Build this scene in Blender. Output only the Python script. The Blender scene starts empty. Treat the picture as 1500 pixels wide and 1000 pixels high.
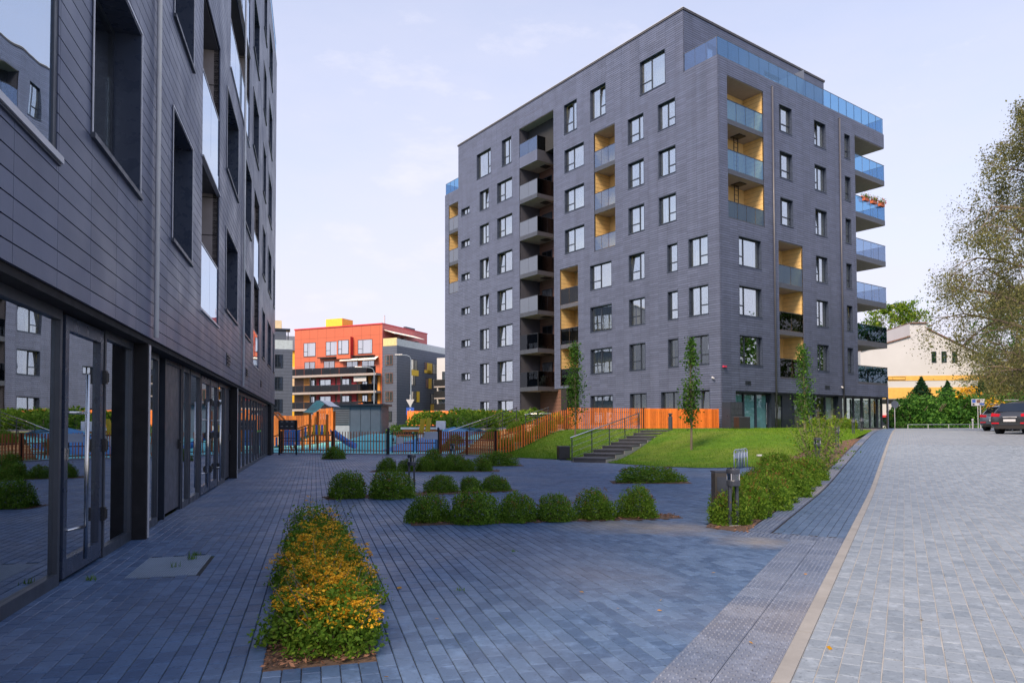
import bpy, math, random
import numpy as np
from mathutils import Vector, Matrix

random.seed(7); rng = np.random.default_rng(7)
scene = bpy.context.scene
COL = scene.collection

# ------------------------------------------------------------------ camera
FPX, PPY, PITCH, ROLL, EYE = 1032.83, 594.5, .027414, -.00273, 1.3
_ct, _st, _cr, _sr = math.cos(PITCH), math.sin(PITCH), math.cos(ROLL), math.sin(ROLL)
CF = Vector((0, _ct, _st)); _U0 = Vector((0, -_st, _ct)); _R0 = Vector((1, 0, 0))
CR = _cr*_R0 + _sr*_U0; CU = -_sr*_R0 + _cr*_U0
cam_d = bpy.data.cameras.new('camera'); cam = bpy.data.objects.new('camera', cam_d); COL.objects.link(cam)
cam_d.sensor_width = 36; cam_d.lens = FPX/1500*36; cam_d.shift_y = (PPY-500)/1500
cam_d.clip_start = .05; cam_d.clip_end = 3000
cam.matrix_world = Matrix(((CR.x, CU.x, -CF.x, 0), (CR.y, CU.y, -CF.y, 0), (CR.z, CU.z, -CF.z, EYE), (0, 0, 0, 1)))
scene.camera = cam

# ------------------------------------------------------------------ sky, sun, exposure
SUN_AZ, SUN_EL = math.radians(-145), math.radians(46)      # azimuth from +Y towards +X
SUNV = Vector((math.sin(SUN_AZ)*math.cos(SUN_EL), math.cos(SUN_AZ)*math.cos(SUN_EL), math.sin(SUN_EL)))
world = bpy.data.worlds.new('World'); scene.world = world; world.use_nodes = True
nt = world.node_tree; N = nt.nodes; Lk = nt.links; N.clear()
w_out = N.new('ShaderNodeOutputWorld'); w_bg = N.new('ShaderNodeBackground'); w_bg.inputs['Strength'].default_value = .1
w_sky = N.new('ShaderNodeTexSky'); w_sky.sky_type = 'NISHITA'; w_sky.sun_disc = False
w_sky.sun_elevation = SUN_EL; w_sky.sun_rotation = SUN_AZ
w_sky.air_density = 1.0; w_sky.dust_density = 1.2; w_sky.ozone_density = 2.2
w_tc = N.new('ShaderNodeTexCoord'); w_sep = N.new('ShaderNodeSeparateXYZ'); Lk.new(w_tc.outputs['Generated'], w_sep.inputs[0])
def wmath(op, a, b=None, clamp=False):
    n = N.new('ShaderNodeMath'); n.operation = op; n.use_clamp = clamp
    for i, v in enumerate((a, b)):
        if v is None: continue
        if isinstance(v, (int, float)): n.inputs[i].default_value = v
        else: Lk.new(v, n.inputs[i])
    return n.outputs[0]
w_map = N.new('ShaderNodeMapping'); w_map.inputs['Scale'].default_value = (1.0, 1.0, 2.6); Lk.new(w_tc.outputs['Generated'], w_map.inputs[0])
w_no = N.new('ShaderNodeTexNoise'); w_no.inputs['Scale'].default_value = 2.3; w_no.inputs['Detail'].default_value = 7; w_no.inputs['Roughness'].default_value = .58
Lk.new(w_map.outputs[0], w_no.inputs['Vector'])
w_no2 = N.new('ShaderNodeTexNoise'); w_no2.inputs['Scale'].default_value = 9; w_no2.inputs['Detail'].default_value = 9; w_no2.inputs['Roughness'].default_value = .62
Lk.new(w_map.outputs[0], w_no2.inputs['Vector'])
# high thin veil: thicker towards the horizon, streaked by noise
hor = wmath('SUBTRACT', 1.12, wmath('MULTIPLY', w_sep.outputs['Z'], 1.0), True)
veil = wmath('ADD', wmath('MULTIPLY', hor, .92), wmath('MULTIPLY', wmath('SUBTRACT', w_no.outputs['Fac'], .45), .45), True)
veil = wmath('ADD', veil, .0, True)
w_mix = N.new('ShaderNodeMixRGB'); Lk.new(veil, w_mix.inputs['Fac']); Lk.new(w_sky.outputs[0], w_mix.inputs['Color1'])
w_mix.inputs['Color2'].default_value = (3.12, 3.04, 3.58, 1)
# a few loose clouds, brighter or a little greyer than the veil
puff = wmath('MULTIPLY', wmath('SUBTRACT', wmath('ADD', wmath('MULTIPLY', w_no2.outputs['Fac'], .5), wmath('MULTIPLY', w_no.outputs['Fac'], .6)), .60, True), 4.5, True)
w_mix2 = N.new('ShaderNodeMixRGB'); Lk.new(wmath('MULTIPLY', puff, .7), w_mix2.inputs['Fac']); Lk.new(w_mix.outputs[0], w_mix2.inputs['Color1'])
w_mix2.inputs['Color2'].default_value = (3.62, 3.52, 3.85, 1)
Lk.new(w_mix2.outputs[0], w_bg.inputs['Color']); Lk.new(w_bg.outputs[0], w_out.inputs[0])

sun_d = bpy.data.lights.new('sun', 'SUN'); sun_d.energy = 2.35; sun_d.angle = math.radians(22); sun_d.color = (1, .77, .56)
sun = bpy.data.objects.new('sun', sun_d); COL.objects.link(sun)
sun.rotation_euler = SUNV.to_track_quat('Z', 'Y').to_euler()
scene.view_settings.view_transform = 'Standard'; scene.view_settings.look = 'None'
scene.view_settings.exposure = 1.52; scene.view_settings.gamma = 1; scene.view_settings.use_curve_mapping = False
scene.cycles.max_bounces = 6; scene.cycles.diffuse_bounces = 3; scene.cycles.glossy_bounces = 4
scene.cycles.transparent_max_bounces = 24; scene.cycles.transmission_bounces = 4
scene.cycles.caustics_reflective = False; scene.cycles.caustics_refractive = False
scene.cycles.use_denoising = True

# ------------------------------------------------------------------ materials
def new_mat(name):
    m = bpy.data.materials.new(name); m.use_nodes = True
    return m, m.node_tree.nodes, m.node_tree.links, m.node_tree.nodes['Principled BSDF']
def mth(N, L, op, a, b=None, clamp=False):
    n = N.new('ShaderNodeMath'); n.operation = op; n.use_clamp = clamp
    for i, v in enumerate((a, b)):
        if v is None: continue
        if isinstance(v, (int, float)): n.inputs[i].default_value = v
        else: L.new(v, n.inputs[i])
    return n.outputs[0]
def ramp(N, L, fac, stops):
    r = N.new('ShaderNodeValToRGB'); e = r.color_ramp.elements
    while len(e) < len(stops): e.new(.5)
    for el, (p, c) in zip(e, stops): el.position = p; el.color = (*c, 1)
    L.new(fac, r.inputs[0]); return r.outputs[0]
def piece_random(N, L):
    """one random number for each piece, whether it is an object or an island of a joined mesh"""
    g = N.new('ShaderNodeNewGeometry'); o = N.new('ShaderNodeObjectInfo')
    return mth(N, L, 'FRACT', mth(N, L, 'ADD', mth(N, L, 'MULTIPLY', g.outputs['Random Per Island'], 7.31), mth(N, L, 'MULTIPLY', o.outputs['Random'], 5.17)))
def noise(N, L, scale, detail=4, rough=.55, vec=None):
    t = N.new('ShaderNodeTexNoise'); t.inputs['Scale'].default_value = scale; t.inputs['Detail'].default_value = detail; t.inputs['Roughness'].default_value = rough
    if vec is None:
        g = N.new('ShaderNodeNewGeometry'); vec = g.outputs['Position']
    L.new(vec, t.inputs['Vector']); return t.outputs['Fac']
def mat(name, col, rough=.6, metal=0., var=0., wear=.12, wscale=3., bump=0., bscale=60., spec=.5, pieces=False, col2=None, streak=0.):
    """base colour, per-piece variation, worn blotches of noise and fine relief"""
    m, N, L, b = new_mat(name)
    b.inputs['Roughness'].default_value = rough; b.inputs['Metallic'].default_value = metal; b.inputs['Specular IOR Level'].default_value = spec
    c2 = col2 if col2 else tuple(min(1, c*1.0) for c in col)
    f = noise(N, L, wscale, 5, .6)
    if pieces: f = mth(N, L, 'ADD', mth(N, L, 'MULTIPLY', f, .45), mth(N, L, 'MULTIPLY', piece_random(N, L), .55))
    k = wear + var
    c = ramp(N, L, f, [(.25, tuple(x*(1-k) for x in col)), (.75, tuple(min(1, x*(1+k)) for x in c2))])
    if streak:
        g_ = N.new('ShaderNodeNewGeometry'); mp_ = N.new('ShaderNodeMapping'); mp_.inputs['Scale'].default_value = (1.6, 1.6, .10); L.new(g_.outputs['Position'], mp_.inputs[0])
        st_ = ramp(N, L, noise(N, L, 1.3, 6, .6, mp_.outputs[0]), [(.3, (1-streak,)*3), (.7, (1+streak,)*3)]); mu_ = N.new('ShaderNodeMixRGB'); mu_.blend_type = 'MULTIPLY'; mu_.inputs[0].default_value = 1; L.new(c, mu_.inputs[1]); L.new(st_, mu_.inputs[2]); c = mu_.outputs[0]
    L.new(c, b.inputs['Base Color'])
    if bump:
        bp = N.new('ShaderNodeBump'); bp.inputs['Strength'].default_value = bump; bp.inputs['Distance'].default_value = .01
        L.new(noise(N, L, bscale, 4, .6), bp.inputs['Height']); L.new(bp.outputs[0], b.inputs['Normal'])
    r = ramp(N, L, noise(N, L, wscale*2.3, 3), [(.3, (max(0, rough-.08),)*3), (.7, (min(1, rough+.08),)*3)])
    L.new(r, b.inputs['Roughness'])
    return m
def glass_mat(name, tint, refl, rough=0., wave=.0012, gcol=(.92, .96, 1)):
    """flat coated glazing: part mirror, part clear, more mirror at grazing angles"""
    m, N, L, b = new_mat(name); N.remove(b); out = N['Material Output']
    tr = N.new('ShaderNodeBsdfTransparent'); tr.inputs[0].default_value = (*tint, 1)
    gl = N.new('ShaderNodeBsdfGlossy'); gl.inputs['Roughness'].default_value = rough; gl.inputs['Color'].default_value = (*gcol, 1)
    lw = N.new('ShaderNodeLayerWeight'); lw.inputs['Blend'].default_value = .5
    fac = mth(N, L, 'ADD', mth(N, L, 'MULTIPLY', mth(N, L, 'POWER', lw.outputs['Facing'], 5.), 1-refl), refl, True)
    mx = N.new('ShaderNodeMixShader'); L.new(fac, mx.inputs[0]); L.new(tr.outputs[0], mx.inputs[1]); L.new(gl.outputs[0], mx.inputs[2])
    if wave:
        bp = N.new('ShaderNodeBump'); bp.inputs['Strength'].default_value = 1.; bp.inputs['Distance'].default_value = wave
        L.new(noise(N, L, 1.6, 1), bp.inputs['Height']); L.new(bp.outputs[0], gl.inputs['Normal'])
    L.new(mx.outputs[0], out.inputs['Surface']); return m
def leaf_mat(name, dark, mid, light, trans=.35, rough=.55):
    m, N, L, b = new_mat(name); out = N['Material Output']
    c = ramp(N, L, piece_random(N, L), [(0., dark), (.5, mid), (1., light)])
    L.new(c, b.inputs['Base Color']); b.inputs['Roughness'].default_value = rough; b.inputs['Specular IOR Level'].default_value = .12
    t = N.new('ShaderNodeBsdfTranslucent'); L.new(c, t.inputs[0])
    mx = N.new('ShaderNodeMixShader'); mx.inputs[0].default_value = trans
    L.new(b.outputs[0], mx.inputs[1]); L.new(t.outputs[0], mx.inputs[2]); L.new(mx.outputs[0], out.inputs['Surface']); return m

M = {}
M['clad'] = mat('cladding', (.090, .111, .182), .38, var=.05, wear=.06, wscale=.5, bump=.06, bscale=30, pieces=True, streak=.12)
M['joint'] = mat('joint', (.012, .012, .015), .9)
M['frame'] = mat('dark_frame', (.018, .026, .042), .35)
M['reveal'] = mat('reveal_metal', (.036, .05, .085), .3, wear=.03)
M['rim'] = mat('rim_metal', (.55, .57, .62), .35, metal=.25)
M['zinc'] = mat('zinc_mesh', (.27, .34, .44), .45, metal=.2)
M['steel'] = mat('steel', (.62, .62, .62), .22, metal=1.)
M['pipe'] = mat('pipe_metal', (.82, .86, .92), .3)
M['pipe_dark'] = mat('pipe_dark', (.075, .08, .10), .4)
M['glass'] = glass_mat('window_glass', (.80, .86, .86), .48)
M['shop_glass'] = glass_mat('shop_glass', (.36, .46, .54), .62, wave=.0005)
M['mirror_glass'] = glass_mat('coated_glass', (.35, .45, .55), .62, wave=.0016, gcol=(.80, .90, 1))
M['rail_glass'] = glass_mat('rail_glass', (.50, .62, .74), .24, wave=.0006, gcol=(.62, .72, .90))
M['blue_glass'] = glass_mat('blue_glass', (.46, .68, .84), .20, wave=.0006, gcol=(.48, .68, .88))
M['sky_glass'] = glass_mat('sky_glass', (.6, .6, .62), .75, wave=.001, gcol=(1, .99, .98))
M['frost_glass'] = mat('frosted_panel', (.10, .125, .18), .2, spec=.6, wear=.03)
M['dark_glass'] = glass_mat('dark_glass', (.10, .13, .17), .045, wave=.0006)
M['clear_glass'] = glass_mat('clear_glass', (.82, .90, .90), .05, wave=.0004)
M['grey_glass'] = glass_mat('grey_glass', (.22, .32, .38), .12, wave=.0006, gcol=(.6, .75, .9))
M['inside'] = mat('room_dark', (.022, .026, .032), .9, wear=.04)
M['cream'] = mat('cream_plaster', (.66, .57, .26), .7)
M['curtain'] = mat('curtain', (.78, .74, .66), .9)
M['curtain2'] = mat('curtain_warm', (.66, .55, .36), .9)
M['yellow'] = mat('yellow_panel', (.74, .52, .22), .5, bump=.1, bscale=9)
M['brown'] = mat('brown_panel', (.17, .095, .075), .5, pieces=True)
M['soffit'] = mat('soffit', (.33, .30, .30), .7)
M['white'] = mat('white_render', (.50, .525, .57), .8, wear=.06, wscale=.4)
M['cap'] = mat('roof_cap', (.06, .06, .07), .45)
M['orange'] = mat('orange_slat', (.80, .20, .03), .55, var=.18, wscale=6, pieces=True)
M['brownslat'] = mat('brown_slat', (.46, .14, .05), .55, var=.15, wscale=6, pieces=True)
M['black'] = mat('black_metal', (.012, .014, .018), .4)
M['graphite'] = mat('graphite_metal', (.055, .065, .085), .38, metal=.2)
M['lamp_inner'] = mat('lamp_core', (.02, .022, .03), .3)
M['mulch'] = mat('bark', (.21, .105, .06), .85, var=.35, pieces=True, wscale=9)
M['soil'] = mat('soil', (.105, .066, .045), .95, wear=.35, wscale=14, bump=.6, bscale=45)
M['trunk'] = mat('trunk', (.16, .13, .10), .85, bump=.4, bscale=25)
M['birch'] = mat('birch_bark', (.42, .40, .36), .8, wear=.45, wscale=4)
M['leaf'] = leaf_mat('shrub_leaf', (.062, .14, .014), (.13, .255, .026), (.23, .34, .04), trans=.4)
M['leaf_young'] = leaf_mat('young_leaf', (.05, .12, .015), (.11, .22, .02), (.24, .30, .03))
M['tips'] = leaf_mat('shrub_tips', (.16, .06, .03), (.27, .12, .04), (.22, .20, .04))
M['flower'] = leaf_mat('flower_heads', (.55, .24, .015), (.80, .42, .02), (.86, .56, .05), trans=.2)
M['tree_leaf'] = leaf_mat('tree_leaf', (.022, .075, .012), (.05, .14, .02), (.10, .22, .03))
M['birch_leaf'] = leaf_mat('birch_leaf', (.12, .14, .055), (.19, .205, .08), (.30, .29, .12), trans=.5)
M['hedge_leaf'] = leaf_mat('hedge_leaf', (.02, .085, .014), (.05, .15, .024), (.11, .25, .04))
M['fir_leaf'] = leaf_mat('conifer', (.010, .042, .018), (.02, .07, .028), (.035, .10, .035))
M['autumn'] = leaf_mat('autumn_leaf', (.55, .25, .02), (.68, .36, .02), (.72, .46, .03))
M['grass'] = leaf_mat('grass_blade', (.06, .15, .012), (.11, .24, .018), (.20, .30, .03), trans=.3)

def paver_mat(name, lo, hi, rough, spec=.4, dust=(.5, .46, .4), dk=.0, sand=None):
    m, N, L, b = new_mat(name)
    f = mth(N, L, 'ADD', mth(N, L, 'MULTIPLY', piece_random(N, L), .55), mth(N, L, 'MULTIPLY', noise(N, L, .55, 6, .62), .5))
    c = ramp(N, L, f, [(.2, lo), (.85, hi)])
    # scuffs, lighter efflorescence and dark spots
    sc = ramp(N, L, noise(N, L, 7.5, 8, .72), [(.50, (0, 0, 0)), (.74, (1, 1, 1))])
    mx = N.new('ShaderNodeMixRGB'); L.new(mth(N, L, 'MULTIPLY', sc, .42), mx.inputs[0]); L.new(c, mx.inputs[1]); mx.inputs[2].default_value = (*tuple(min(1, x*2.1) for x in hi), 1)
    big = ramp(N, L, noise(N, L, .23, 4, .5), [(.50, (0, 0, 0)), (.72, (1, 1, 1))])
    mx3 = N.new('ShaderNodeMixRGB'); L.new(mth(N, L, 'MULTIPLY', big, dk), mx3.inputs[0]); L.new(mx.outputs[0], mx3.inputs[1]); mx3.inputs[2].default_value = (*dust, 1)
    sp = ramp(N, L, noise(N, L, 38, 3, .5), [(.30, (.55, .55, .55)), (.42, (1, 1, 1))])
    mu = N.new('ShaderNodeMixRGB'); mu.blend_type = 'MULTIPLY'; mu.inputs[0].default_value = .8; L.new(mx3.outputs[0], mu.inputs[1]); L.new(sp, mu.inputs[2])
    colr = mu.outputs[0]
    for (sx, sy, sr) in (sand or []):      # sand washed out of the beds
        g_ = N.new('ShaderNodeNewGeometry'); dn = N.new('ShaderNodeVectorMath'); dn.operation = 'DISTANCE'; L.new(g_.outputs['Position'], dn.inputs[0]); dn.inputs[1].default_value = (sx, sy, 0)
        f_ = mth(N, L, 'SUBTRACT', mth(N, L, 'ADD', mth(N, L, 'SUBTRACT', 1., mth(N, L, 'DIVIDE', dn.outputs['Value'], sr)), mth(N, L, 'MULTIPLY', noise(N, L, 2.6, 6, .65), 1.1)), .62, True)
        mz = N.new('ShaderNodeMixRGB'); L.new(mth(N, L, 'MULTIPLY', f_, .6, True), mz.inputs[0]); L.new(colr, mz.inputs[1]); mz.inputs[2].default_value = (.30, .26, .20, 1); colr = mz.outputs[0]
    L.new(colr, b.inputs['Base Color']); b.inputs['Specular IOR Level'].default_value = spec
    L.new(ramp(N, L, noise(N, L, 1.1, 4), [(.3, (rough-.12,)*3), (.7, (rough+.12,)*3)]), b.inputs['Roughness'])
    bp = N.new('ShaderNodeBump'); bp.inputs['Strength'].default_value = .35; bp.inputs['Distance'].default_value = .004
    L.new(noise(N, L, 55, 6, .7), bp.inputs['Height']); L.new(bp.outputs[0], b.inputs['Normal']); return m
M['paver'] = paver_mat('plaza_paver', (.036, .072, .152), (.084, .142, .255), .52, .4, dust=(.20, .20, .23), dk=.5, sand=[(1.3, 9.25, 1.0), (2.1, 8.9, .8), (2.7, 7.9, .6)])
M['road_paver'] = paver_mat('road_paver', (.145, .185, .24), (.21, .255, .315), .6, .3, dk=.0)
M['walk_paver'] = paver_mat('walk_paver', (.045, .085, .165), (.075, .125, .22), .45, .45)
M['tactile'] = paver_mat('tactile_slab', (.075, .105, .175), (.13, .165, .24), .6, .3, dust=(.33, .29, .25), dk=.6)
M['kerb'] = mat('kerb_stone', (.23, .235, .24), .8, wear=.2, wscale=2.2, bump=.2)
M['joint_moss'] = (lambda m: m)(mat('joint_sand', (.022, .026, .024), .95, wear=.3, wscale=2))
M['joint_sand'] = mat('road_joint', (.28, .285, .285), .95, wear=.25, wscale=3)
# moss in some of the plaza joints
def moss():
    m = M['joint_moss']; N = m.node_tree.nodes; L = m.node_tree.links; b = N['Principled BSDF']
    f = ramp(N, L, noise(N, L, .8, 5, .65), [(.52, (.020, .023, .026)), (.63, (.075, .105, .018)), (.8, (.12, .13, .02))]); L.new(f, b.inputs['Base Color'])
moss()

# ------------------------------------------------------------------ mesh helpers
class MB:
    def __init__(s): s.v = []; s.f = []; s.m = []
    def add(s, vs, fs, mi=0):
        o = len(s.v); s.v += [tuple(v) for v in vs]; s.f += [tuple(i+o for i in f) for f in fs]; s.m += [mi]*len(fs); return s
    BF = [(0, 3, 2, 1), (4, 5, 6, 7), (0, 1, 5, 4), (1, 2, 6, 5), (2, 3, 7, 6), (3, 0, 4, 7)]
    def box(s, x0, x1, y0, y1, z0, z1, mi=0):
        return s.add([(x0, y0, z0), (x1, y0, z0), (x1, y1, z0), (x0, y1, z0), (x0, y0, z1), (x1, y0, z1), (x1, y1, z1), (x0, y1, z1)], s.BF, mi)
    def mbox(s, F, u0, u1, o0, o1, z0, z1, mi=0):
        """box in facade coordinates: u along the wall, o outwards, z up"""
        c = F(0, 0, 0); a = F(1, 0, 0); b = F(0, 1, 0); flip = (a[0]-c[0])*(b[1]-c[1])-(a[1]-c[1])*(b[0]-c[0]) < 0
        return s.add([F(u0, o0, z0), F(u1, o0, z0), F(u1, o1, z0), F(u0, o1, z0), F(u0, o0, z1), F(u1, o0, z1), F(u1, o1, z1), F(u0, o1, z1)], [f[::-1] for f in s.BF] if flip else s.BF, mi)
    def prism(s, pts, z0, z1, mi=0):
        n = len(pts); g = lambda z, p: z(p[0], p[1]) if callable(z) else z
        vs = [(p[0], p[1], g(z0, p)) for p in pts]+[(p[0], p[1], g(z1, p)) for p in pts]
        fs = [tuple(range(n-1, -1, -1)), tuple(range(n, 2*n))]+[(i, (i+1) % n, n+(i+1) % n, n+i) for i in range(n)]
        return s.add(vs, fs, mi)
    def tube(s, p, q, r, r2=None, n=8, mi=0, caps=True):
        p = Vector(p); q = Vector(q); d = (q-p); r2 = r if r2 is None else r2
        if d.length < 1e-6: return s
        d.normalize(); a = d.orthogonal().normalized(); b = d.cross(a)
        vs = []
        for c, rr in ((p, r), (q, r2)):
            for i in range(n):
                t = 2*math.pi*i/n; vs.append(c+(a*math.cos(t)+b*math.sin(t))*rr)
        fs = [(i, (i+1) % n, n+(i+1) % n, n+i) for i in range(n)]
        if caps: fs += [tuple(range(n-1, -1, -1)), tuple(range(n, 2*n))]
        return s.add(vs, fs, mi)
    def path(s, pts, r, n=8, mi=0):
        for i in range(len(pts)-1):
            a, b = (r[i], r[i+1]) if isinstance(r, (list, tuple)) else (r, r)
            s.tube(pts[i], pts[i+1], a, b, n, mi)
        return s
    def lathe(s, c, prof, n=16, mi=0):
        vs = []; fs = []
        for (r, z) in prof:
            for i in range(n):
                t = 2*math.pi*i/n; vs.append((c[0]+r*math.cos(t), c[1]+r*math.sin(t), c[2]+z))
        for k in range(len(prof)-1):
            for i in range(n): fs.append((k*n+i, k*n+(i+1) % n, (k+1)*n+(i+1) % n, (k+1)*n+i))
        fs += [tuple(range(n-1, -1, -1)), tuple(range((len(prof)-1)*n, len(prof)*n))]
        return s.add(vs, fs, mi)
    def mesh(s, name, mats, smooth=False):
        me = bpy.data.meshes.new(name); me.from_pydata(s.v, [], s.f)
        for m in (mats if isinstance(mats, (list, tuple)) else [mats]): me.materials.append(m)
        if len(me.materials) > 1: me.polygons.foreach_set('material_index', s.m)
        if smooth: me.polygons.foreach_set('use_smooth', [True]*len(me.polygons))
        me.update(); return me
    def build(s, name, mats, parent=None, smooth=False, kind=None):
        return link(name, s.mesh(name, mats, smooth), parent, kind)
def link(name, me, parent=None, kind=None):
    o = bpy.data.objects.new(name, me); COL.objects.link(o)
    if parent is not None: o.parent = parent
    if kind: o['kind'] = kind
    return o
def bevel(o, w=.01, n=2):
    b = o.modifiers.new('bevel', 'BEVEL'); b.width = w; b.segments = n; b.limit_method = 'ANGLE'; return o
def empty(name, loc=(0, 0, 0), rz=0.):
    o = bpy.data.objects.new(name, None); COL.objects.link(o); o.location = loc; o.rotation_euler = (0, 0, rz); o.empty_display_size = .2; return o
def tag(o, label, cat, group=None, kind=None):
    o['label'] = label; o['category'] = cat
    if group: o['group'] = group
    if kind: o['kind'] = kind
    return o
def structure(o, label=None): 
    o['kind'] = 'structure'
    if label: o['label'] = label
    return o
def np_mesh(name, V, F, mats, mi=None):
    """fast mesh from arrays, F is (n,3) or (n,4)"""
    me = bpy.data.meshes.new(name); V = np.asarray(V, np.float32); F = np.asarray(F, np.int32); k = F.shape[1]
    me.vertices.add(len(V)); me.vertices.foreach_set('co', V.ravel())
    me.loops.add(F.size); me.loops.foreach_set('vertex_index', F.ravel())
    me.polygons.add(len(F)); me.polygons.foreach_set('loop_start', np.arange(len(F), dtype=np.int32)*k)
    for m in (mats if isinstance(mats, (list, tuple)) else [mats]): me.materials.append(m)
    if mi is not None: me.polygons.foreach_set('material_index', np.asarray(mi, np.int32))
    me.update(calc_edges=True); me.validate(); me.shade_flat(); return me
def copy_tree(o, parent=None):
    c = o.copy(); COL.objects.link(c)
    if parent is not None: c.parent = parent
    for ch in list(o.children): copy_tree(ch, c)
    return c
def seen_at(p):
    """depth and picture position of a point, to choose which pieces show largest"""
    d = Vector(p)-Vector((0, 0, EYE)); w = d.dot(CF)
    return (w, 750+FPX*d.dot(CR)/w, PPY-FPX*d.dot(CU)/w) if w > .05 else (-1, 0, 0)
def locate(u, v, depth):
    """world point on the sight line of a photo position at a given depth"""
    p = Vector((0, 0, EYE))+((u-750)/FPX*CR+(PPY-v)/FPX*CU+CF)*depth
    return p

# ------------------------------------------------------------------ the lie of the land
SB = -.273184                                    # direction of the near building and of the paving
DL = np.array([math.sin(SB), math.cos(SB)]); NL = np.array([DL[1], -DL[0]])
K0 = np.array([1.3, 3.59]); KD = np.array([.48601532, .87395029]); KN = np.array([KD[1], -KD[0]])   # kerb line
WALK = 1.09                                      # walkway width left of the kerb
_zx = np.linspace(-100, 500, 6001); _zy = np.interp(_zx, [-100, 12, 20, 27, 36, 43, 57, 80, 500], [0, 0, .30, .55, .80, .91, .97, 1.0, 1.0]); _zy = np.convolve(np.pad(_zy, 40, 'edge'), np.hanning(81)/np.hanning(81).sum(), 'valid')
def zw(s): return float(_zy[0] if s < -99 else np.interp(s, _zx, _zy)) if s > 7 else 0.
def sstep(t): t = min(1., max(0., t)); return t*t*(3-2*t)
def T(x, y):
    s = (x-K0[0])*KD[0]+(y-K0[1])*KD[1]; off = (x-K0[0])*KN[0]+(y-K0[1])*KN[1]
    zr = zw(s)
    if off > -WALK: return zr
    t = (x-.05)*.765+(y-28.5)*.644
    zl = 1.05*sstep(t/8.)
    return zr+(zl-zr)*sstep((-WALK-off)/4.)
def kp(s, off): p = K0+KD*s+KN*off; return (float(p[0]), float(p[1]))
def lp(o, s): p = NL*(-1.86+o)+DL*s; return (float(p[0]), float(p[1]))      # near building: o outwards, s along

def grid_sheet(name, xs, ys, dz, material):
    V = [(x, y, T(x, y)+dz) for y in ys for x in xs]; nx = len(xs)
    F = [(j*nx+i, j*nx+i+1, (j+1)*nx+i+1, (j+1)*nx+i) for j in range(len(ys)-1) for i in range(nx-1)]
    return link(name, np_mesh(name, V, F, material))
def loft(E, K, nu, nv, dz):
    """sheet between two polylines lying on the land"""
    def res(P, n):
        P = np.array(P, float); d = np.r_[0, np.cumsum(np.hypot(*np.diff(P, axis=0).T))]; t = np.linspace(0, d[-1], n)
        return np.c_[np.interp(t, d, P[:, 0]), np.interp(t, d, P[:, 1])]
    a, b = res(E, nu), res(K, nu); V = []
    for j in range(nv):
        w = j/(nv-1)
        for i in range(nu):
            x, y = a[i]*(1-w)+b[i]*w; V.append((x, y, T(x, y)+dz))
    F = [(j*nu+i, j*nu+i+1, (j+1)*nu+i+1, (j+1)*nu+i) for j in range(nv-1) for i in range(nu-1)]
    return np.array(V), np.array(F)
def inside(x, y, poly):
    c = False; j = len(poly)-1
    for i in range(len(poly)):
        xi, yi = poly[i]; xj, yj = poly[j]
        if (yi > y) != (yj > y) and x < (xj-xi)*(y-yi)/(yj-yi)+xi: c = not c
        j = i
    return c

m, N_, L_, b_ = new_mat('meadow')
L_.new(ramp(N_, L_, noise(N_, L_, .5, 6, .65), [(.3, (.045, .085, .018)), (.7, (.11, .14, .04))]), b_.inputs['Base Color']); b_.inputs['Roughness'].default_value = .95
M['meadow'] = m
xs = list(np.arange(-160, -40, 12.))+list(np.arange(-40, 60, 2.))+list(np.arange(60, 260, 14.))
ys = list(np.arange(-60, -8, 8.))+list(np.arange(-8, 70, 2.))+list(np.arange(70, 420, 20.))
structure(grid_sheet('ground', xs, ys, -.10, M['meadow']), 'rough grassed ground around the buildings')

# ------------------------------------------------------------------ paving
def paver_field(cells, size, top, parent, name, material, n_single, jit=.0007, bev=.004):
    """cells: (x, y, angle). The pieces that show largest become objects, the others one joined field"""
    hx, hy = size[0]/2, size[1]/2
    info = []
    for (x, y, a) in cells:
        z = T(x, y)+top; w, u, v = seen_at((x, y, z))
        vis = w > 0 and -10 < u < 1510 and v < 1012
        info.append((0 if vis else 1, w if vis else 1e9))
    order = sorted(range(len(cells)), key=lambda i: info[i])
    single = set(order[:n_single])
    base = np.array([(-hx, -hy, -.03), (hx, -hy, -.03), (hx, hy, -.03), (-hx, hy, -.03),
                     (-hx, -hy, -bev), (hx, -hy, -bev), (hx, hy, -bev), (-hx, hy, -bev),
                     (-hx+bev, -hy+bev, 0), (hx-bev, -hy+bev, 0), (hx-bev, hy-bev, 0), (-hx+bev, hy-bev, 0)])
    bf = []
    for k in (0, 4):
        for i in range(4): bf.append((k+i, k+(i+1) % 4, k+4+(i+1) % 4, k+4+i))
    bf.append((8, 9, 10, 11)); bf = np.array(bf)
    me = np_mesh(name, base, bf, material)
    V = []; F = []; n = 0
    for i, (x, y, a) in enumerate(cells):
        z = T(x, y)+top+rng.normal(0, jit); a += rng.normal(0, .006); tx, ty = rng.normal(0, .0010, 2)
        if i in single:
            o = link(name, me, parent); o.location = (x, y, z); o.rotation_euler = (tx, ty, a)
        else:
            ca, sa = math.cos(a), math.sin(a)
            w = base.copy(); w[:, 2] += w[:, 0]*ty+w[:, 1]*tx
            Wx, Wy = w[:, 0]*ca-w[:, 1]*sa+x, w[:, 0]*sa+w[:, 1]*ca+y; t0 = T(x, y)
            if t0 > 1e-4:
                e = .05; gx, gy = (T(x+e, y)-t0)/e, (T(x, y+e)-t0)/e; w[:, 2] += (Wx-x)*gx+(Wy-y)*gy
            V.append(np.c_[Wx, Wy, w[:, 2]+z]); F.append(bf+n); n += 12
    if V: link(name+'_field', np_mesh(name+'_field', np.vstack(V), np.vstack(F), material), parent, 'stuff')

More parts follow.
